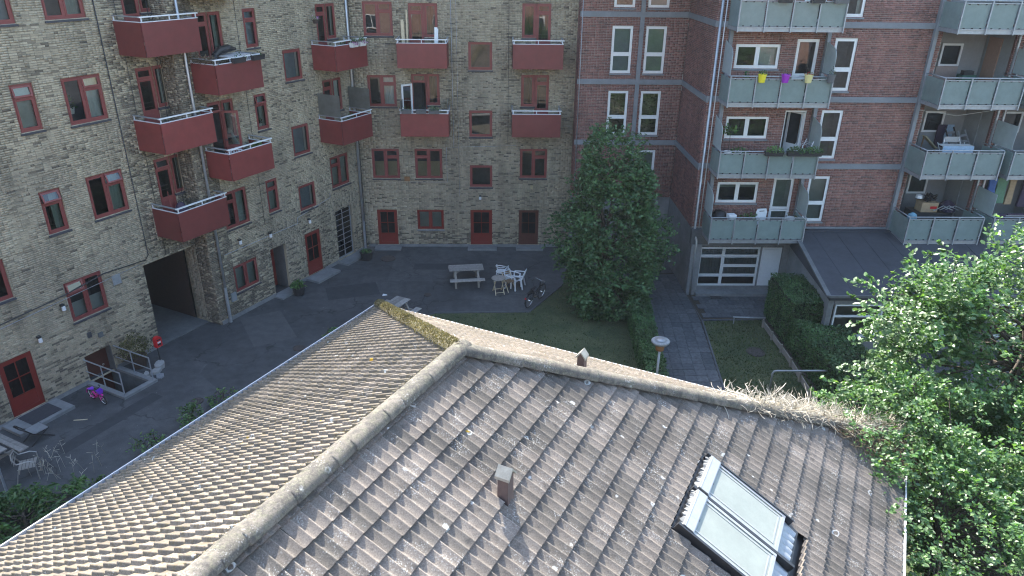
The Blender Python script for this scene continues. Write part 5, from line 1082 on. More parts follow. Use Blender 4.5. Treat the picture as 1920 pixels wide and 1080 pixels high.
# bicycles
def bicycle(name, label, loc, rz, fm, R=.34, wb=1.06, lean=.12, kid=False, tyre='rubber', grip='black'):
    t = thing(name, label, 'bicycle', loc, rz); t.rotation_euler = (lean, 0, rz); h = R
    for x, nm in ((0, 'rear_wheel'), (wb, 'front_wheel')):
        w = on(t, MB().ring((x,0,R), R-.02, .019 if not kid else .022, (0,1,0), 28, 6), nm, tyre); MB().ring((x,0,R), R-.045, .010, (0,1,0), 28, 5).build('rim', 'white_plastic' if kid else 'chrome', w)
        mb = MB()
        for k in range(12): a = k*math.pi/6; mb.tube([(x,.0,R), (x+math.cos(a)*(R-.045), 0, R+math.sin(a)*(R-.045))], .0022, 3, False)
        mb.tube([(x,-.05,R), (x,.05,R)], .022, 8); mb.build('spokes', 'chrome', w)
    k = R/.34; bbx = .44*k; st = (.27*k,0,.70*k); hd = (wb-.24*k,0,.80*k); mb = MB(); tr_ = .017 if not kid else .02
    mb.tube([(bbx,0,.29*k), st], tr_, 8); mb.tube([(bbx,0,.29*k), hd], tr_*1.15, 8); mb.tube([(.34*k,0,.52*k) if not kid else (.36*k,0,.45*k), (hd[0]+.02,0,hd[2]-.10*k)], tr_, 8)
    for s in (-1, 1): mb.tube([(0,s*.05,R), (bbx,s*.03,.29*k)], .010, 6); mb.tube([(0,s*.05,R), (st[0]+.02,s*.02,st[2]-.08*k)], .009, 6)
    on(t, mb, 'frame', fm); mb = MB(); mb.tube([(hd[0]-.03*k,0,hd[2]+.10*k), hd, (wb-.12*k,0,R+.26*k)], tr_, 8)
    for s in (-1, 1): mb.tube([(wb-.12*k,s*.02,R+.26*k), (wb-.05*k,s*.05,R+.1*k), (wb,s*.055,R)], .012, 6)
    on(t, mb, 'fork', fm); hb = hd[2]+.17*k
    on(t, MB().tube([(hd[0]-.25*k,-.27*k,hb), (hd[0]-.02*k,-.24*k,hb+.03), (hd[0]+.02*k,0,hb-.02), (hd[0]-.02*k,.24*k,hb+.03), (hd[0]-.25*k,.27*k,hb)], .013, 6), 'handlebar', 'chrome' if not kid else 'black')
    for s in (-1, 1): on(t, MB().tube([(hd[0]-.27*k,s*.275*k,hb), (hd[0]-.14*k,s*.258*k,hb+.015)], .019, 6), 'grip', grip)
    sm = MB(); sz = st[2]+.12*k; sm.add([(-.02*k+st[0]-.16*k,-.085,sz), (st[0]-.16*k,.085,sz), (st[0]+.02,.06,sz+.005), (st[0]+.15*k,.02,sz+.01), (st[0]+.15*k,-.02,sz+.01), (st[0]+.02,-.06,sz+.005)]+[(-.0+st[0]-.14*k,-.07,sz-.05), (st[0]-.14*k,.07,sz-.05), (st[0]+.02,.045,sz-.045), (st[0]+.13*k,.015,sz-.03), (st[0]+.13*k,-.015,sz-.03), (st[0]+.02,-.045,sz-.045)], [(5,4,3,2,1,0), (6,7,8,9,10,11)]+[(i,(i+1)%6,6+(i+1)%6,6+i) for i in range(6)]); sm.tube([st, (st[0]-.02,0,sz-.04)], .013, 6); on(t, sm, 'saddle', 'black' if not kid else 'paint_violet')
    cr = MB(); cr.ring((bbx,.05,.29*k), .085*k, .010, (0,1,0), 16, 5); cr.bar((bbx,.07,.29*k), (bbx+.10*k,.07,.29*k-.14*k), .018).bar((bbx,-.07,.29*k), (bbx-.10*k,-.07,.29*k+.14*k), .018); cr.box(bbx+.05*k, bbx+.15*k, .07, .15, .29*k-.155*k, .29*k-.13*k).box(bbx-.15*k, bbx-.05*k, -.15, -.07, .29*k+.13*k, .29*k+.155*k); on(t, cr, 'crank', 'chrome' if not kid else fm)
    for x, a0, a1, nm in ((0, 20, 190, 'rear_mudguard'), (wb, 60, 170, 'front_mudguard')):
        pts = [(x+math.cos(rad(a))*(R+.03), 0, R+math.sin(rad(a))*(R+.03)) for a in range(a0, a1+1, 15)]; mb = MB(); n = len(pts)
        mb.add([(p[0],-.03,p[2]-.006) for p in pts]+[(p[0],0,p[2]+.006) for p in pts]+[(p[0],.03,p[2]-.006) for p in pts], [(j*n+i, j*n+i+1, (j+1)*n+i+1, (j+1)*n+i) for j in range(2) for i in range(n-1)]); on(t, mb, nm, fm if kid else 'black')
    if not kid:
        mb = MB(); mb.box(-.22,.20,-.06,.06,.735,.75); mb.tube([(-.15,.06,.74), (0,.06,R)], .006, 5).tube([(-.15,-.06,.74), (0,-.06,R)], .006, 5); on(t, mb, 'carrier', 'black'); on(t, MB().box(-.40,-.37,-.03,.03,.55,.62), 'rear_reflector', 'paint_red'); on(t, MB().bar((.42,.06,.26), (.50,.16,.02), .014), 'kickstand', 'chrome')
    else:
        mb = MB(); mb.add([(wb-.10*k,-.06,hb-.12), (wb+.09*k,-.06,hb-.12), (wb+.09*k,.06,hb-.12), (wb-.10*k,.06,hb-.12), (wb-.12*k,-.085,hb+.02), (wb+.14*k,-.085,hb+.02), (wb+.14*k,.085,hb+.02), (wb-.12*k,.085,hb+.02)], [(0,3,2,1), (0,1,5,4), (1,2,6,5), (2,3,7,6), (3,0,4,7)]); on(t, mb, 'basket', 'paint_violet'); on(t, MB().box(bbx-.12, bbx+.02, .065, .085, .2*k, .36*k), 'chain_guard', 'paint_pink')
    return t
bicycle('bicycle', 'black adult bicycle parked on the lawn kerb near the dark tree', (1.40, 27.0, 0), rad(58), 'black')
bicycle('child_bicycle', 'small pink and violet child bicycle by the cellar stair railing', (-13.20, 20.28, 0), rad(-32), 'paint_pink', R=.20, wb=.62, lean=.10, kid=True)
# cellar stair railings, kerb, pit
mb = MB(); a, b = PU0-.18, PU1+.18; y1 = PN0-.20
for z, x0, x1, n0, n1 in ((.07, a, PU0, y1, 22.1), (.07, PU1, b, y1, 22.1), (.07, PU0, PU1, y1, PN0)): mb.box(x0, x1, n0, n1, 0, z+.02)
o = mb.build('stair_kerb', 'concrete', rot=(0,0,RL), kind='structure')
mb = MB(); mb.quad((PU0,PN0,0), (PU1,PN0,0), (PU1,PN0,-1.15), (PU0,PN0,-1.15)).quad((PU0,PN0,0), (PU0,PN0,-1.15), (PU0,22.3,-1.15), (PU0,22.3,0)).quad((PU1,PN0,0), (PU1,22.3,0), (PU1,22.3,-1.15), (PU1,PN0,-1.15)).quad((PU0,PN0,-1.15), (PU1,PN0,-1.15), (PU1,22.6,-1.15), (PU0,22.6,-1.15))
for i in range(5): mb.box(PU0, PU1, PN0+i*.22, PN0+(i+1)*.22, -1.14, -.2-i*.19)
mb.build('cellar_stairwell', 'concrete_dark', rot=(0,0,RL), kind='structure')
for u, lb in ((PU0-.09, 'near grey tube railing of the cellar stair, behind the pink bicycle'), (PU1+.09, 'far grey tube railing of the cellar stair, by the potted bush')):
    t = thing('stair_railing', lb, 'railing', tuple(LN(u, PN0-.1)), RL, 'cellar stair railings'); w = 22.1-PN0+.1
    on(t, MB().tube([(0,0,0), (0,0,.95)], .022, 8), 'post', 'galv'); on(t, MB().tube([(0,w*.52,0), (0,w*.52,.95)], .020, 8), 'post', 'galv')
    on(t, MB().tube([(0,-.0,.95), (0,w,.95)], .022, 8), 'top_rail', 'galv'); on(t, MB().tube([(0,0,.5), (0,w,.5)], .018, 8), 'mid_rail', 'galv')
# letter box
t = thing('post_box', 'red letter box on a dark post by the passage', 'letter box', (-11.85, 22.45, 0), RL); t.scale = (.8, .8, .85)
on(t, MB().tube([(0,.1,0), (0,.1,1.2)], .03, 8), 'post', 'dark_steel'); mb = MB(); pts = [(-.15,.87), (.15,.87), (.15,1.25), (.1,1.31), (0,1.33), (-.1,1.31), (-.15,1.25)]; mb.add([(x,-.10,z) for x,z in pts]+[(x,.09,z) for x,z in pts], [tuple(range(7)), tuple(reversed(range(7,14)))]+[(i,7+i,7+(i+1)%7,(i+1)%7) for i in range(7)]); bx = on(t, mb, 'box', 'paint_red')
MB().box(-.10,.10,-.115,-.101,1.18,1.22).build('slot', 'black', bx); MB().box(-.08,.08,-.11,-.101,.95,1.03).build('notice', 'black', bx); MB().box(-.08,.08,-.115,-.101,1.05,1.12).build('notice', 'paper', bx)
# pots
def pot_mesh(r0, r1, h): return MB().lathe([(0,0), (r0,0), (r1,h*.88), (r1*1.07,h*.88), (r1*1.07,h), (r1*.94,h), (r1*.92,h*.9), (0,h*.88)], n=16)
def plant_leaves(c, rad_, n, size, mat, seed, aspect=.5, up=.6):
    rg = np.random.default_rng(seed); v = rg.normal(0,1,(n,3)); v /= np.linalg.norm(v,axis=1)[:,None]; v[:,2] = np.abs(v[:,2])*.9; q = rg.uniform(.2,1,n)**.5; P = np.array(c)+v*np.array(rad_)*q[:,None]; return leaf_mesh('foliage', P, v+rg.normal(0,.5,(n,3)), np.array([0,0,up])+v*.4+rg.normal(0,.35,(n,3)), size, mat, aspect, seed)
SEED = [100]
def pot(name, label, loc, r, h, pm, lm, rad_, n=60, size=.07, flowers=None, group=None, cat='pot plant', up=0.0, rz=0):
    t = thing(name, label, cat, loc, rz, group); SEED[0] += 1; on(t, pot_mesh(r*.75, r, h), 'pot', pm); 
    if up: on(t, MB().tube([(0,0,h*.8), (.02,.02,h+up*.5), (0,0,h+up)], [.015,.012,.008], 6), 'stem', 'bark')
    put(plant_leaves((0,0,h*.92+up), rad_, n, size, lm, SEED[0]), 'foliage', t, kind='stuff')
    if flowers: put(plant_leaves((0,0,h*.98+up), (rad_[0]*1.05, rad_[1]*1.05, rad_[2]*1.15), int(n*.7), size*.7, flowers, SEED[0]+500, .8), 'flowers', t, kind='stuff')
    return t
pot('potted_bush', 'large olive bush in a brown tub by the passage', tuple(LN(13.75, 21.62)), .30, .45, 'pot_brown', 'leaf_olive', (.55,.55,.85), 900, .075, up=.15)
pot('potted_plant', 'bright green plant in a black tub before the recessed door', (-8.42, 28.25, 0), .27, .40, 'pot_black', 'leaf_bright', (.34,.34,.30), 130, .16)
pot('potted_plant', 'low dark plant in a black tub at the inner courtyard corner', (-6.15, 32.15, 0), .30, .42, 'pot_black', 'leaf_dark', (.30,.30,.16), 120, .10)
for i, (u, n_, s, lb) in enumerate([(14.05, 20.95, .26, 'thick pale stone lump leaning on the brown tub'), (13.75, 20.75, .24, 'pale stone slab between the lump and the railing'), (13.45, 20.85, .14, 'small pale stone touching the railing foot'), (13.62, 20.42, .22, 'thin flat grey stone lying on the asphalt')]):
    t = MB(); r = random.Random(i); k = 7; pts = [(s*(1+.25*r.uniform(-1,1))*math.cos(j*6.283/k), s*.65*(1+.25*r.uniform(-1,1))*math.sin(j*6.283/k)) for j in range(k)]; t.prism(pts, 0, [.16,.11,.12,.035][i]); tag(t.build('loose_stone', 'stone_pale' if i < 3 else 'galv', loc=tuple(LN(u, n_)), rot=(0,0,r.uniform(0,3))), lb, 'stone', 'loose stones by the tub')
# flat things on the ground
tag(MB().box(-.48,.48,-.36,.36,0,.02).build('doormat', 'mat', loc=tuple(LN(10.25, 21.72, .10)), rot=(0,0,RL)), 'dark doormat on the step of the first red door', 'doormat')
def manhole(x, y, r, lb, z=0):
    t = thing('manhole_cover', lb, 'manhole cover', (x, y, z+.004), 0, 'round iron covers in the ground'); on(t, MB().lathe([(0,.016), (r*.86,.016), (r*.87,.004)], n=28), 'lid', 'iron'); on(t, MB().lathe([(r*.9,.004), (r*.91,.022), (r,.022), (r*1.01,0)], n=28), 'rim', 'iron')
    mb = MB()
    for k in range(5): mb.box(-r*.6, r*.6, -r*.5+k*r*.25-.012, -r*.5+k*r*.25+.012, .016, .021)
    on(t, mb, 'grip_ribs', 'iron')
K = 1.0
manhole(9.75*K, 23.25*K, .34, 'dark round cover sunk in the right lawn', .012); manhole(-5.14*K, 32.25*K, .36, 'wide rusty cover before the window with red shutters frame'.replace(' with red shutters frame', ' of the back wing')); manhole(-6.35*K, 32.18*K, .22, 'smaller cover close to the inner corner'); manhole(-7.3, 23.6, .22, 'rusty cover in the asphalt beyond the letter box'); manhole(-9.75, 20.1, .20, 'small dark cover nearest the tiled roof gutter'); manhole(-2.9, 28.2, .16, 'small cover left of the square picnic table')
tag(MB().box(-.25,.25,-.15,.15,0,.03).build('drain_grate', 'dark_steel', loc=(9.55, 27.95, .03)), 'dark drain grate in the paving before the glazed front', 'drain')
mb = MB(); mb.add([(-.10,-.06,0), (.12,-.05,.03), (.09,.07,.01), (-.08,.06,.05), (0,0,.07)], [(0,1,4), (1,2,4), (2,3,4), (3,0,4)]); tag(mb.build('paper_scrap', 'paper', loc=(-4.74, 28.15, .005)), 'crumpled white paper on the open asphalt', 'litter')
tag(MB().bar((-.2,0,.012), (.2,.05,.012), .035, .015).build('wood_stick', 'wood_pale', loc=(-13.0, 19.05, 0)), 'short pale stick lying near the pink bicycle', 'stick')
# lamp
t = thing('path_lamp', 'mushroom shaped lamp with pale speckled top on a slim pole by the path', 'street lamp', (5.22, 19.8, 0))
on(t, MB().tube([(0,0,0), (0,0,2.10)], .04, 10), 'pole', 'galv', smooth=True); on(t, MB().lathe([(.05,2.08), (.13,2.11), (.14,2.24), (.11,2.28), (.05,2.28)], n=20), 'collar', 'rust', smooth=True)
on(t, MB().lathe([(.10,2.27), (.24,2.34), (.29,2.40), (.295,2.43), (.27,2.455), (.2,2.465), (.0,2.47)], n=28), 'lamp_shade', 'globe', smooth=True); on(t, MB().lathe([(.17,2.466), (.18,2.485), (.0,2.49)], n=20), 'lid', 'galv', smooth=True)
# tube rails on the right lawn
t = thing('goal_frame', 'tall grey tube frame standing on the right lawn by the straw', 'frame', (9.25, 20.4, 0)); zt = .95
on(t, MB().tube([(0,0,0), (0,0,zt-.1), (.04,0,zt-.02), (.12,0,zt), (1.78,0,zt), (1.86,0,zt-.02), (1.9,0,zt-.1), (1.9,0,0)], .035, 8), 'tube', 'galv', smooth=True)
t = thing('low_rail', 'low grey tube rail at the far edge of the right lawn', 'railing', (9.55, 25.55, 0)); on(t, MB().tube([(0,0,.30), (1.28,-.08,.30)], .035, 8), 'tube', 'galv', smooth=True); on(t, MB().tube([(.05,0,0), (.05,0,.3)], .025, 8), 'post', 'galv'); on(t, MB().tube([(1.22,-.075,0), (1.22,-.075,.3)], .025, 8), 'post', 'galv')
mb = MB(); pts = [(10.72,25.4), (10.72,22.6), (10.6,20.2), (10.45,16)]
t = thing('wooden_edging', 'weathered plank edging with short stakes between lawn and hedge', 'edging', (10.7, 24, 0))
for (x0, y0), (x1, y1) in zip(pts, pts[1:]): on(t, MB().bar((x0-10.7,y0-24,.14), (x1-10.7,y1-24,.14), .04, .22), 'plank', 'wood_grey')
for i in range(9): y = 25.2-i*1.0; x = lerp_tab([(16,10.45), (20.2,10.6), (22.6,10.72), (25.4,10.72)], y); on(t, MB().box(x-10.79, x-10.73, y-24.03, y-23.97, 0, .38), 'stake', 'wood_grey')

# ---------------------------------------------------------------- things on the balconies
def at(pl, u, y, z): return tuple(pl.w(u, y, z))
def box_planter(label, pl, u, y, z, w, pm='pot_black', lm='leaf_shrub', n=90, flowers=None, group=None, hgt=.18, fr=.16, name='flower_box'):
    t = thing(name, label, 'flower box', at(pl, u, y, z), pl.rot, group); mb = MB(); h = hgt; mb.add([(-w*.46,-.07,0), (w*.46,-.07,0), (w*.46,.07,0), (-w*.46,.07,0), (-w/2,-.10,h), (w/2,-.10,h), (w/2,.10,h), (-w/2,.10,h), (-w/2+.02,-.08,h-.02), (w/2-.02,-.08,h-.02), (w/2-.02,.08,h-.02), (-w/2+.02,.08,h-.02)], [(0,3,2,1), (0,1,5,4), (1,2,6,5), (2,3,7,6), (3,0,4,7), (4,5,9,8), (5,6,10,9), (6,7,11,10), (7,4,8,11), (8,9,10,11)]); on(t, mb, 'trough', pm); SEED[0] += 1
    if n: put(plant_leaves((0,-.02,h*.85), (w*.55, .25, fr*1.4), int(n*1.4), .085, lm, SEED[0], .4), 'foliage', t, kind='stuff')
    if flowers: put(plant_leaves((0,-.06,h*.6), (w*.55, .20, fr), int(n*.9), .06, flowers, SEED[0]+900, .85), 'flowers', t, kind='stuff')
    return t
G = 'flower boxes on the balcony rails'
box_planter('left of two pale troughs with pink flowers on the inner corner balcony', p2, 25.15, -1.36, 9.80, .42, 'pot_white', 'leaf_shrub', 60, 'petal_pink', G); box_planter('right of two pale troughs with pink flowers on the inner corner balcony', p2, 25.68, -1.36, 9.80, .42, 'pot_white', 'leaf_shrub', 60, 'petal_pink', G)
for i, u in enumerate((-3.95, -3.3, -2.72)): box_planter(['leftmost grey box on the rail below the open white door', 'middle grey box on the rail beside the open white door', 'right grey box with green plants on the middle red balcony'][i], p3, u, -1.30, 6.88, .46, 'pot_grey', 'leaf_dark', [20, 12, 70][i], None, G)
for i, u in enumerate((18.95, 19.85)): box_planter(['dark box left of the striped cloth on the upper red balcony', 'dark box at the right end of the upper red balcony'][i], p2, u, -1.25, 9.88, .55, 'pot_black', 'leaf_dark', 14, None, G)
for i, u in enumerate((10.25, 11.4, 12.25)): box_planter(['left black box on the topmost glass balcony', 'middle black box on the topmost glass balcony', 'right grey box on the topmost glass balcony'][i], q3, u, -1.38, 11.95, .5, 'pot_black' if i < 2 else 'pot_grey', 'leaf_dark', 16, None, G)
for i, u in enumerate((10.75, 11.6, 12.25)): box_planter(['bright green leafy box left on the second glass balcony', 'dark green box with tiny white flowers in the middle of the second glass balcony', 'trailing green box at the right end of the second glass balcony'][i], q3, u, -1.38, 6.45, .72, 'pot_black', ['leaf_bright', 'leaf_shrub', 'leaf_shrub'][i], 170, None, G, fr=.2)
pot('sill_plant', 'small green plant with white pot behind the slim window of the second floor', at(p2, 20.9, .17, 7.13), .07, .14, 'pot_white', 'leaf_shrub', (.14,.06,.26), 40, .08)
pot('sill_plant', 'bushy plant behind the dark left pane of the uppermost full double window', at(p1, 14.05, .35, 8.75), .14, .2, 'pot_white', 'leaf_shrub', (.24,.15,.5), 90, .1)
pot('sill_plant', 'mint coloured pot on the sill of the tall white window beside the laundry rack', at(q3, 13.2, .17, 6.05), .1, .17, 'pot_mint', 'leaf_shrub', (.07,.06,.1), 14, .05)
# leaning boards on the back wing balcony
for i, (u, w, h, m, lb, tx) in enumerate([(-4.02, .11, 1.75, 'wood_pale', 'shorter pale board leaning left of the back balcony door', -.05), (-3.86, .05, 2.15, 'wood_pale', 'tallest thin pale board leaning beside the back balcony door', .0), (-2.62, .13, 1.45, 'white_frame', 'white board standing at the right of the back balcony', .02)]):
    mb = MB(); mb.bar((0,0,0), (tx,.25,h), w, .03, up=(0,1,0)); mb.bar((w*.5,.03,0), (w*.5+tx,.27,h*.96), w*.5, .02, up=(0,1,0)); tag(mb.build('leaning_board', m, loc=at(p3, u, -.55, 8.99), rot=(0,0,p3.rot)), lb, 'board', 'boards on the back balcony')
pot('hanging_basket', 'pink flower basket hanging on the wall by the inner corner window', at(p2, 24.15, -.3, 10.75), .12, .14, 'pot_brown', 'leaf_shrub', (.2,.2,.18), 60, .06, 'petal_pink')
pot('balcony_plant', 'pale leafed plant in a dark pot on the upper inner corner balcony', at(p2, 25.5, -.5, 9.06), .16, .5, 'pot_black', 'leaf_shrub', (.2,.2,.5), 90, .1)
pot('balcony_plant', 'low dark plant beside the drainpipe on the upper inner corner balcony', at(p2, 26.0, -.8, 9.06), .18, .72, 'pot_grey', 'leaf_dark', (.26,.26,.22), 70, .09)
for i, (u, y, hh) in enumerate([(24.75, -.75, .62), (25.1, -.85, .6), (25.5, -.6, .75)]): pot('balcony_plant', ['left small flowering pot behind the smoky screen', 'middle small flowering pot behind the smoky screen', 'tall leafy pot behind the smoky screen'][i], at(p2, u, y, 6.02), .13, hh, 'pot_grey', 'leaf_shrub', (.2,.2,.3), 80, .06, 'curtain_white' if False else None)
# upper red balcony: table with striped cloth, covered parasol, dried grass roll
t = thing('covered_table', 'small table with black and white striped cloth on the upper red balcony', 'table', at(p2, 19.35, -.55, 9.06), p2.rot); on(t, MB().box(-.5,.5,-.35,.35,.97,1.0), 'tabletop', 'white_plastic')
mb = MB(); n = 20; 
for i in range(n+1): mb.v += [(-.52+1.04*i/n, -.37+.02*math.sin(i*2.1), 1.0), (-.52+1.04*i/n, -.40+.03*math.sin(i*2.1), .62)]
for i in range(n): mb.f.append((2*i,2*i+1,2*i+3,2*i+2)); mb.mi.append(0)
mb.box(-.52,.52,-.37,.36,1.001,1.012); on(t, mb, 'tablecloth', 'striped_cloth')
for x in (-.45,.45):
    for y in (-.3,.3): on(t, MB().box(x-.02,x+.02,y-.02,y+.02,0,.97), 'leg', 'dark_steel')
t = thing('black_parasol', 'folded black parasol lying over the striped table', 'parasol', at(p2, 19.2, -.45, 10.08), p2.rot); mb = MB(); mb.tube([(-.55,0,.02), (-.3,.02,.16), (.1,.0,.2), (.45,.03,.14)], [.09,.14,.13,.05], 8); mb.tube([(-.55,0,.02), (-.62,-.12,-.3), (-.55,-.15,-.7)], [.09,.16,.2], 8); on(t, mb, 'canopy', 'black')
t = thing('reed_mat_roll', 'dry reed roll lying along the left rail of the upper red balcony', 'reed roll', at(p2, 18.02, -.6, 9.98), p2.rot); V, F = strands(160, lambda r: (r.gauss(0,.05), r.uniform(-.5,.45), r.gauss(.05,.03)), .25, .008, 8, .2); put(np_mesh('reeds', V, F, 'straw_brown'), 'reeds', t, kind='stuff')
plastic_chair('balcony_chair', 'white round backed chair on the middle red balcony', at(p2, 18.75, -.6, 6.02), p2.rot+rad(150))
t = thing('folded_parasol', 'folded striped parasol leaning on the middle red balcony', 'parasol', at(p2, 19.3, -.2, 6.02), p2.rot); on(t, MB().tube([(0,0,.2), (-.05,.05,.9), (-.12,.1,1.35)], [.13,.10,.02], 8), 'canopy', 'curtain_green'); on(t, MB().tube([(0,0,0), (0,0,.25)], .02, 6), 'pole', 'wood_pale')
pot('balcony_plant', 'leafy green plant in a terracotta pot on the middle red balcony', at(p2, 19.75, -.75, 6.02), .16, .72, 'rust', 'leaf_bright', (.26,.26,.26), 90, .1)
t = thing('broom', 'red broom handle rising from the lowest left balcony', 'broom', at(p1, 16.15, -.8, 4.28), p1.rot); on(t, MB().tube([(0,0,0), (-.05,.1,1.55)], .016, 6), 'handle', 'red_frame'); on(t, MB().box(-.15,.15,-.03,.03,0,.1), 'brush', 'wood_brown')
t = thing('clutter_bag', 'dark bag of odds and ends on the lowest left balcony', 'bag', at(p1, 16.45, -.8, 4.28), p1.rot); on(t, MB().lathe([(0,0), (.25,0), (.3,.4), (.22,.85), (.1,1.05), (0,1.08)], n=10), 'sack', 'cloth_plum'); on(t, MB().tube([(-.1,0,1.0), (0,.05,1.15), (.12,0,1.0)], .015, 6), 'strap', 'black')
# red block pots on the third balcony rail
R3z = 9.36
pot('rail_pot', 'bright yellow pot with green plant on the glass balcony rail', at(q3, 9.85, -1.33, 9.20), .15, .30, 'pot_yellow', 'leaf_shrub', (.17,.17,.2), 50, .07, group='coloured pots on the rail')
pot('rail_pot', 'purple pot with thin pale plant on the glass balcony rail', at(q3, 10.72, -1.33, 9.20), .15, .30, 'pot_purple', 'leaf_olive', (.15,.15,.3), 22, .06, group='coloured pots on the rail')
pot('rail_pot', 'cream pot with red flowers on the glass balcony rail', at(q3, 11.58, -1.33, 9.20), .15, .30, 'pot_cream', 'leaf_shrub', (.17,.17,.12), 40, .06, 'petal_red', group='coloured pots on the rail')
pot('rail_pot', 'grey pot with dark twiggy plant at the right end of the rail', at(q3, 12.42, -1.33, 9.20), .15, .30, 'pot_grey', 'leaf_dark', (.15,.15,.35), 40, .06, group='coloured pots on the rail')
pot('balcony_plant', 'dark spiky plant at the left end behind the yellow pot', at(q3, 9.4, -.9, 8.42), .15, .85, 'pot_black', 'leaf_dark', (.15,.15,.4), 40, .12)
pot('balcony_plant', 'tall leafy plant in a white pot on the second glass balcony', at(q3, 9.1, -.9, 5.66), .14, .85, 'pot_white', 'leaf_shrub', (.34,.34,.45), 55, .17, up=.75)
pot('balcony_plant', 'low bushy green plant beside the white pot on the second glass balcony', at(q3, 9.6, -.75, 5.66), .18, .80, 'pot_white', 'leaf_shrub', (.36,.3,.26), 110, .11)
t = thing('laundry_rack', 'white folding laundry rack by the right screen of the second glass balcony', 'laundry rack', at(q3, 12.15, -.7, 5.66), rad(15))
for s in (-1, 1): on(t, MB().tube([(-.25,s*.22,0), (.25,s*.22,1.25)], .014, 6), 'leg', 'white_plastic'); on(t, MB().tube([(.25,s*.22,0), (-.25,s*.22,1.1)], .014, 6), 'leg', 'white_plastic')
for k in range(4): on(t, MB().tube([(-.2+.13*k,-.22,1.1+.02*k), (-.2+.13*k,.22,1.1+.02*k)], .008, 5), 'rod', 'white_plastic')
t = thing('white_garden_chair', 'white plastic chair back showing over the lowest glass balcony rail', 'chair', at(q3, 11.0, -.75, 2.95), rad(10))
mb = MB(); pts = [(-.22,.50), (.22,.50), (.24,.95), (.19,1.08), (-.19,1.08), (-.24,.95)]; mb.add([(x,.2,z) for x,z in pts]+[(x,.23,z) for x,z in pts], [tuple(range(6)), tuple(reversed(range(6,12)))]+[(i,6+i,6+(i+1)%6,(i+1)%6) for i in range(6)]); mb.m(1).box(-.11,.11,.19,.199,.97,1.0); on(t, mb, 'backrest', ['white_plastic', 'black']); on(t, MB().box(-.22,.22,-.22,.22,.46,.5), 'seat', 'white_plastic')
for x in (-.2,.2):
    for y in (-.2,.2): on(t, MB().box(x-.02,x+.02,y-.02,y+.02,0,.46), 'leg', 'white_plastic')
t = thing('white_side_table', 'small white stool left on the lowest glass balcony', 'stool', at(q3, 9.6, -.95, 2.95), .2); on(t, MB().box(-.16,.16,-.13,.13,.85,.98), 'top', 'white_plastic'); on(t, MB().box(-.12,.12,-.1,.1,0,.85), 'base', 'white_plastic')
pot('balcony_plant', 'sprawling dry green plant in the middle of the lowest glass balcony', at(q3, 10.45, -.7, 2.95), .2, .7, 'pot_black', 'leaf_shrub', (.45,.3,.38), 90, .11)
t = thing('kettle_grill', 'round black grill at the left of the lowest glass balcony', 'grill', at(q3, 9.2, -.65, 2.95)); on(t, MB().lathe([(0,.6), (.2,.65), (.3,.8), (.3,.84), (.22,1.0), (0,1.06)], n=16), 'kettle', 'black', smooth=True)
for k in range(3): a = k*2.09; on(t, MB().tube([(.18*math.cos(a),.18*math.sin(a),.68), (.28*math.cos(a),.28*math.sin(a),0)], .014, 6), 'leg', 'dark_steel')
pot('balcony_plant', 'twiggy plant by the right screen of the lowest glass balcony', at(q3, 12.2, -.6, 2.95), .16, .75, 'pot_white', 'leaf_olive', (.25,.25,.4), 70, .07)
# loggias on the right
t = thing('green_crate', 'dark green crate with clutter in the upper right loggia', 'crate', at(q3, 18.9, .9, 8.47)); mb = MB(); mb.box(-.28,.28,-.2,.2,0,.05).box(-.28,-.25,-.2,.2,.05,.75).box(.25,.28,-.2,.2,.05,.75).box(-.25,.25,-.2,-.17,.05,.75).box(-.25,.25,.17,.2,.05,.75); on(t, mb, 'crate', 'crate_green'); on(t, MB().box(-.2,.2,-.12,.12,.05,.9), 'contents', 'dark_steel')
t = thing('beach_towel', 'blue and dark purple towel hanging on the wall of the middle right loggia', 'towel', at(q3, 19.15, 1.66, 6.1)); on(t, MB().box(-.4,.0,-.015,.015,0,.95), 'dark_half', 'cloth_plum'); mb = MB(); mb.add([(0,-.016,0), (.28,-.016,.1), (.3,-.016,.95), (.02,-.016,.95), (-.06,-.016,.5)], [(0,1,2,3,4)]); mb.add([(0,.016,0), (.28,.016,.1), (.3,.016,.95), (.02,.016,.95), (-.06,.016,.5)], [(4,3,2,1,0)]); on(t, mb, 'blue_half', 'cloth_sky')
t = thing('drying_rack', 'white drying rack with pale sheets in the middle right loggia', 'drying rack', at(q3, 18.4, -.3, 5.7)); 
for s in (-1, 1): on(t, MB().tube([(s*.55,-.25,0), (s*.3,.25,1.15)], .014, 6), 'leg', 'white_plastic'); on(t, MB().tube([(s*.3,-.25,0), (s*.55,.25,1.0)], .014, 6), 'leg', 'white_plastic')
on(t, MB().box(-.62,.62,-.3,.1,.96,.985), 'sheet', 'curtain_white'); on(t, MB().box(-.62,.62,-.31,-.295,.72,.985), 'sheet', 'cloth_sky'); on(t, MB().box(-.3,.35,.3,.32,1.0,1.22), 'net', 'galv')
for i, (u, rz, lb) in enumerate([(19.35, .5, 'grey folded deck chair leaning nearest the pier of the middle right loggia'), (19.1, .35, 'dark framed chair behind the deck chair in the middle right loggia')]):
    t = thing('deck_chair', lb, 'chair', at(q3, u, .4+.5*i, 5.78), rz, 'chairs in the right loggia')
    for s in (-1, 1): on(t, MB().bar((s*.24,-.4,.05), (s*.24,.35,1.25), .04), 'rail', 'galv' if i == 0 else 'dark_steel')
    for k in range(5): on(t, MB().bar((-.24,-.3+.13*k,.22+.21*k), (.24,-.3+.13*k,.22+.21*k), .10, .015, up=(0,-.8,.5)), 'slat', 'galv')
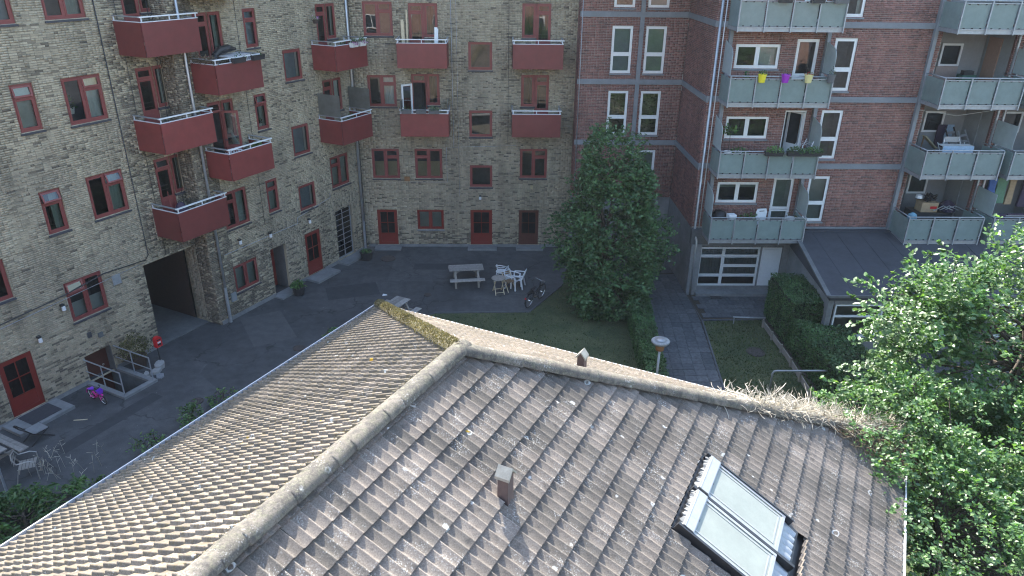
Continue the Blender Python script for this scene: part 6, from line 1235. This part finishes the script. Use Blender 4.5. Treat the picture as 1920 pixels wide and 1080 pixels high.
t = thing('folded_lounger', 'yellowish folded lounger leaning under the middle right loggia window', 'lounger', at(q3, 17.9, .8, 5.78), .3); on(t, MB().bar((-.2,0,1.0), (.55,0,.45), .2, .05), 'cushion', 'curtain_tan'); on(t, MB().bar((-.25,0,.0), (-.2,0,1.0), .04), 'leg', 'wood_brown'); on(t, MB().bar((.5,0,.0), (.55,0,.45), .04), 'leg', 'wood_brown')
tag(MB().tube([at(q3, 16.7, -.1, 8.0), at(q3, 18.3, -.1, 7.78), at(q3, 19.95, -.05, 8.02)], .008, 5).build('clothes_line', 'curtain_white'), 'slack pale washing line across the middle right loggia', 'washing line')
t = thing('cardboard_box', 'cardboard box with red print piled with black oddments in the lower loggia', 'box', at(q3, 18.3, .3, 3.7)); on(t, MB().box(-.35,.35,-.25,.25,0,.42), 'box', 'box_card'); on(t, MB().box(.02,.30,-.256,-.251,.15,.26), 'print', 'paint_red')
r = random.Random(2); mb = MB()
for k in range(9): mb.tube([(r.uniform(-.35,.3), r.uniform(-.15,.15), .42), (r.uniform(-.3,.3), r.uniform(-.15,.15), .7), (r.uniform(-.3,.4), r.uniform(-.2,.2), .48)], .05, 6)
mb.m(1).lathe([(0,.56), (.14,.56), (.12,.68), (0,.72)], (-.42,0,0), 10); on(t, mb, 'oddments', ['black', 'white_plastic'])
t = thing('storage_bench', 'dark covered heap under the cardboard box in the lower loggia', 'bench', at(q3, 18.5, .4, 3.07)); on(t, MB().box(-.8,.8,-.4,.4,0,.62), 'chest', 'dark_steel'); mb = MB(); mb.lathe([(0,.62), (.35,.62), (.28,.9), (.1,1.05), (0,1.08)], (.75,0,0), 12); on(t, mb, 'cover', 'cloth_plum')
for k in range(3): on(t, MB().tube([(-.1+.25*k,-.5,.75+.03*k), (.3+.25*k,-.45,.95), (.7+.25*k,-.5,.78)], .02, 6), 'hose', 'galv')
t = thing('blue_bag', 'light blue bag hanging at the left corner of the lower right balcony', 'bag', at(q3, 17.0, -1.0, 3.55)); on(t, MB().lathe([(0,-.05), (.14,0), (.2,.2), (.16,.42), (.05,.5), (0,.5)], n=10), 'bag', 'bag_blue')
for i, (u, m, w, h, lb) in enumerate([(20.75, 'cloth_blue', .35, .8, 'dark blue shirt hanging in the far right lower loggia'), (21.15, 'cloth_green', .5, 1.15, 'green dress hanging beside the screen in the far right lower loggia'), (21.6, 'box_card', .3, 1.2, 'brown coat hanging in the far right lower loggia'), (22.2, 'cloth_plum', .35, 1.3, 'dark plum coat hanging at the right edge')]):
    mb = MB(); z1 = 5.25; n = 8
    for s in (-.03, .03):
        o = len(mb.v); mb.v += [(-w*.25,s,0), (w*.25,s,0), (w*.5,s,-.15), (w*.38,s*1.5,-.4), (w*.5,s*2,-h), (-w*.5,s*2,-h), (-w*.38,s*1.5,-.4), (-w*.5,s,-.15)]; mb.f.append(tuple(o+k for k in (range(8) if s < 0 else reversed(range(8))))); mb.mi.append(0)
    for k in range(8): mb.f.append((k, 8+k, 8+(k+1)%8, (k+1)%8)); mb.mi.append(0)
    mb.tube([(0,0,-.02), (0,0,.08)], .008, 5); tag(mb.build('hanging_garment', m, loc=at(q3, u, .15, z1)), lb, 'clothes', 'laundry in the right loggia')
t = thing('violet_laundry', 'violet cloth laid on a rack behind the far right lower rail', 'laundry', at(q3, 20.9, -1.15, 3.85)); on(t, MB().box(-.5,.9,-.05,.05,.12,.16), 'rack', 'galv'); on(t, MB().box(-.5,-.2,-.07,.07,0,.2), 'cloth', 'cloth_plum'); on(t, MB().box(-.1,.85,-.06,.06,.165,.21), 'cloth', 'cloth_plum')

# ---------------------------------------------------------------- air: thin summer haze around everything
hz = MB().box(-60, 60, -40, 60, -2.5, 19.5).mesh('haze', []); hm = bpy.data.materials.new('haze'); hm.use_nodes = True; hn = hm.node_tree.nodes; hn.remove(hn['Principled BSDF'])
pv = hn.new('ShaderNodeVolumePrincipled'); pv.inputs['Color'].default_value = (.86, .93, 1, 1); pv.inputs['Density'].default_value = .0003; pv.inputs['Anisotropy'].default_value = .2
hm.node_tree.links.new(pv.outputs[0], hn['Material Output'].inputs['Volume']); hz.materials.append(hm); ho = put(hz, 'haze', kind='stuff'); ho['label'] = 'thin pale haze in the courtyard air'
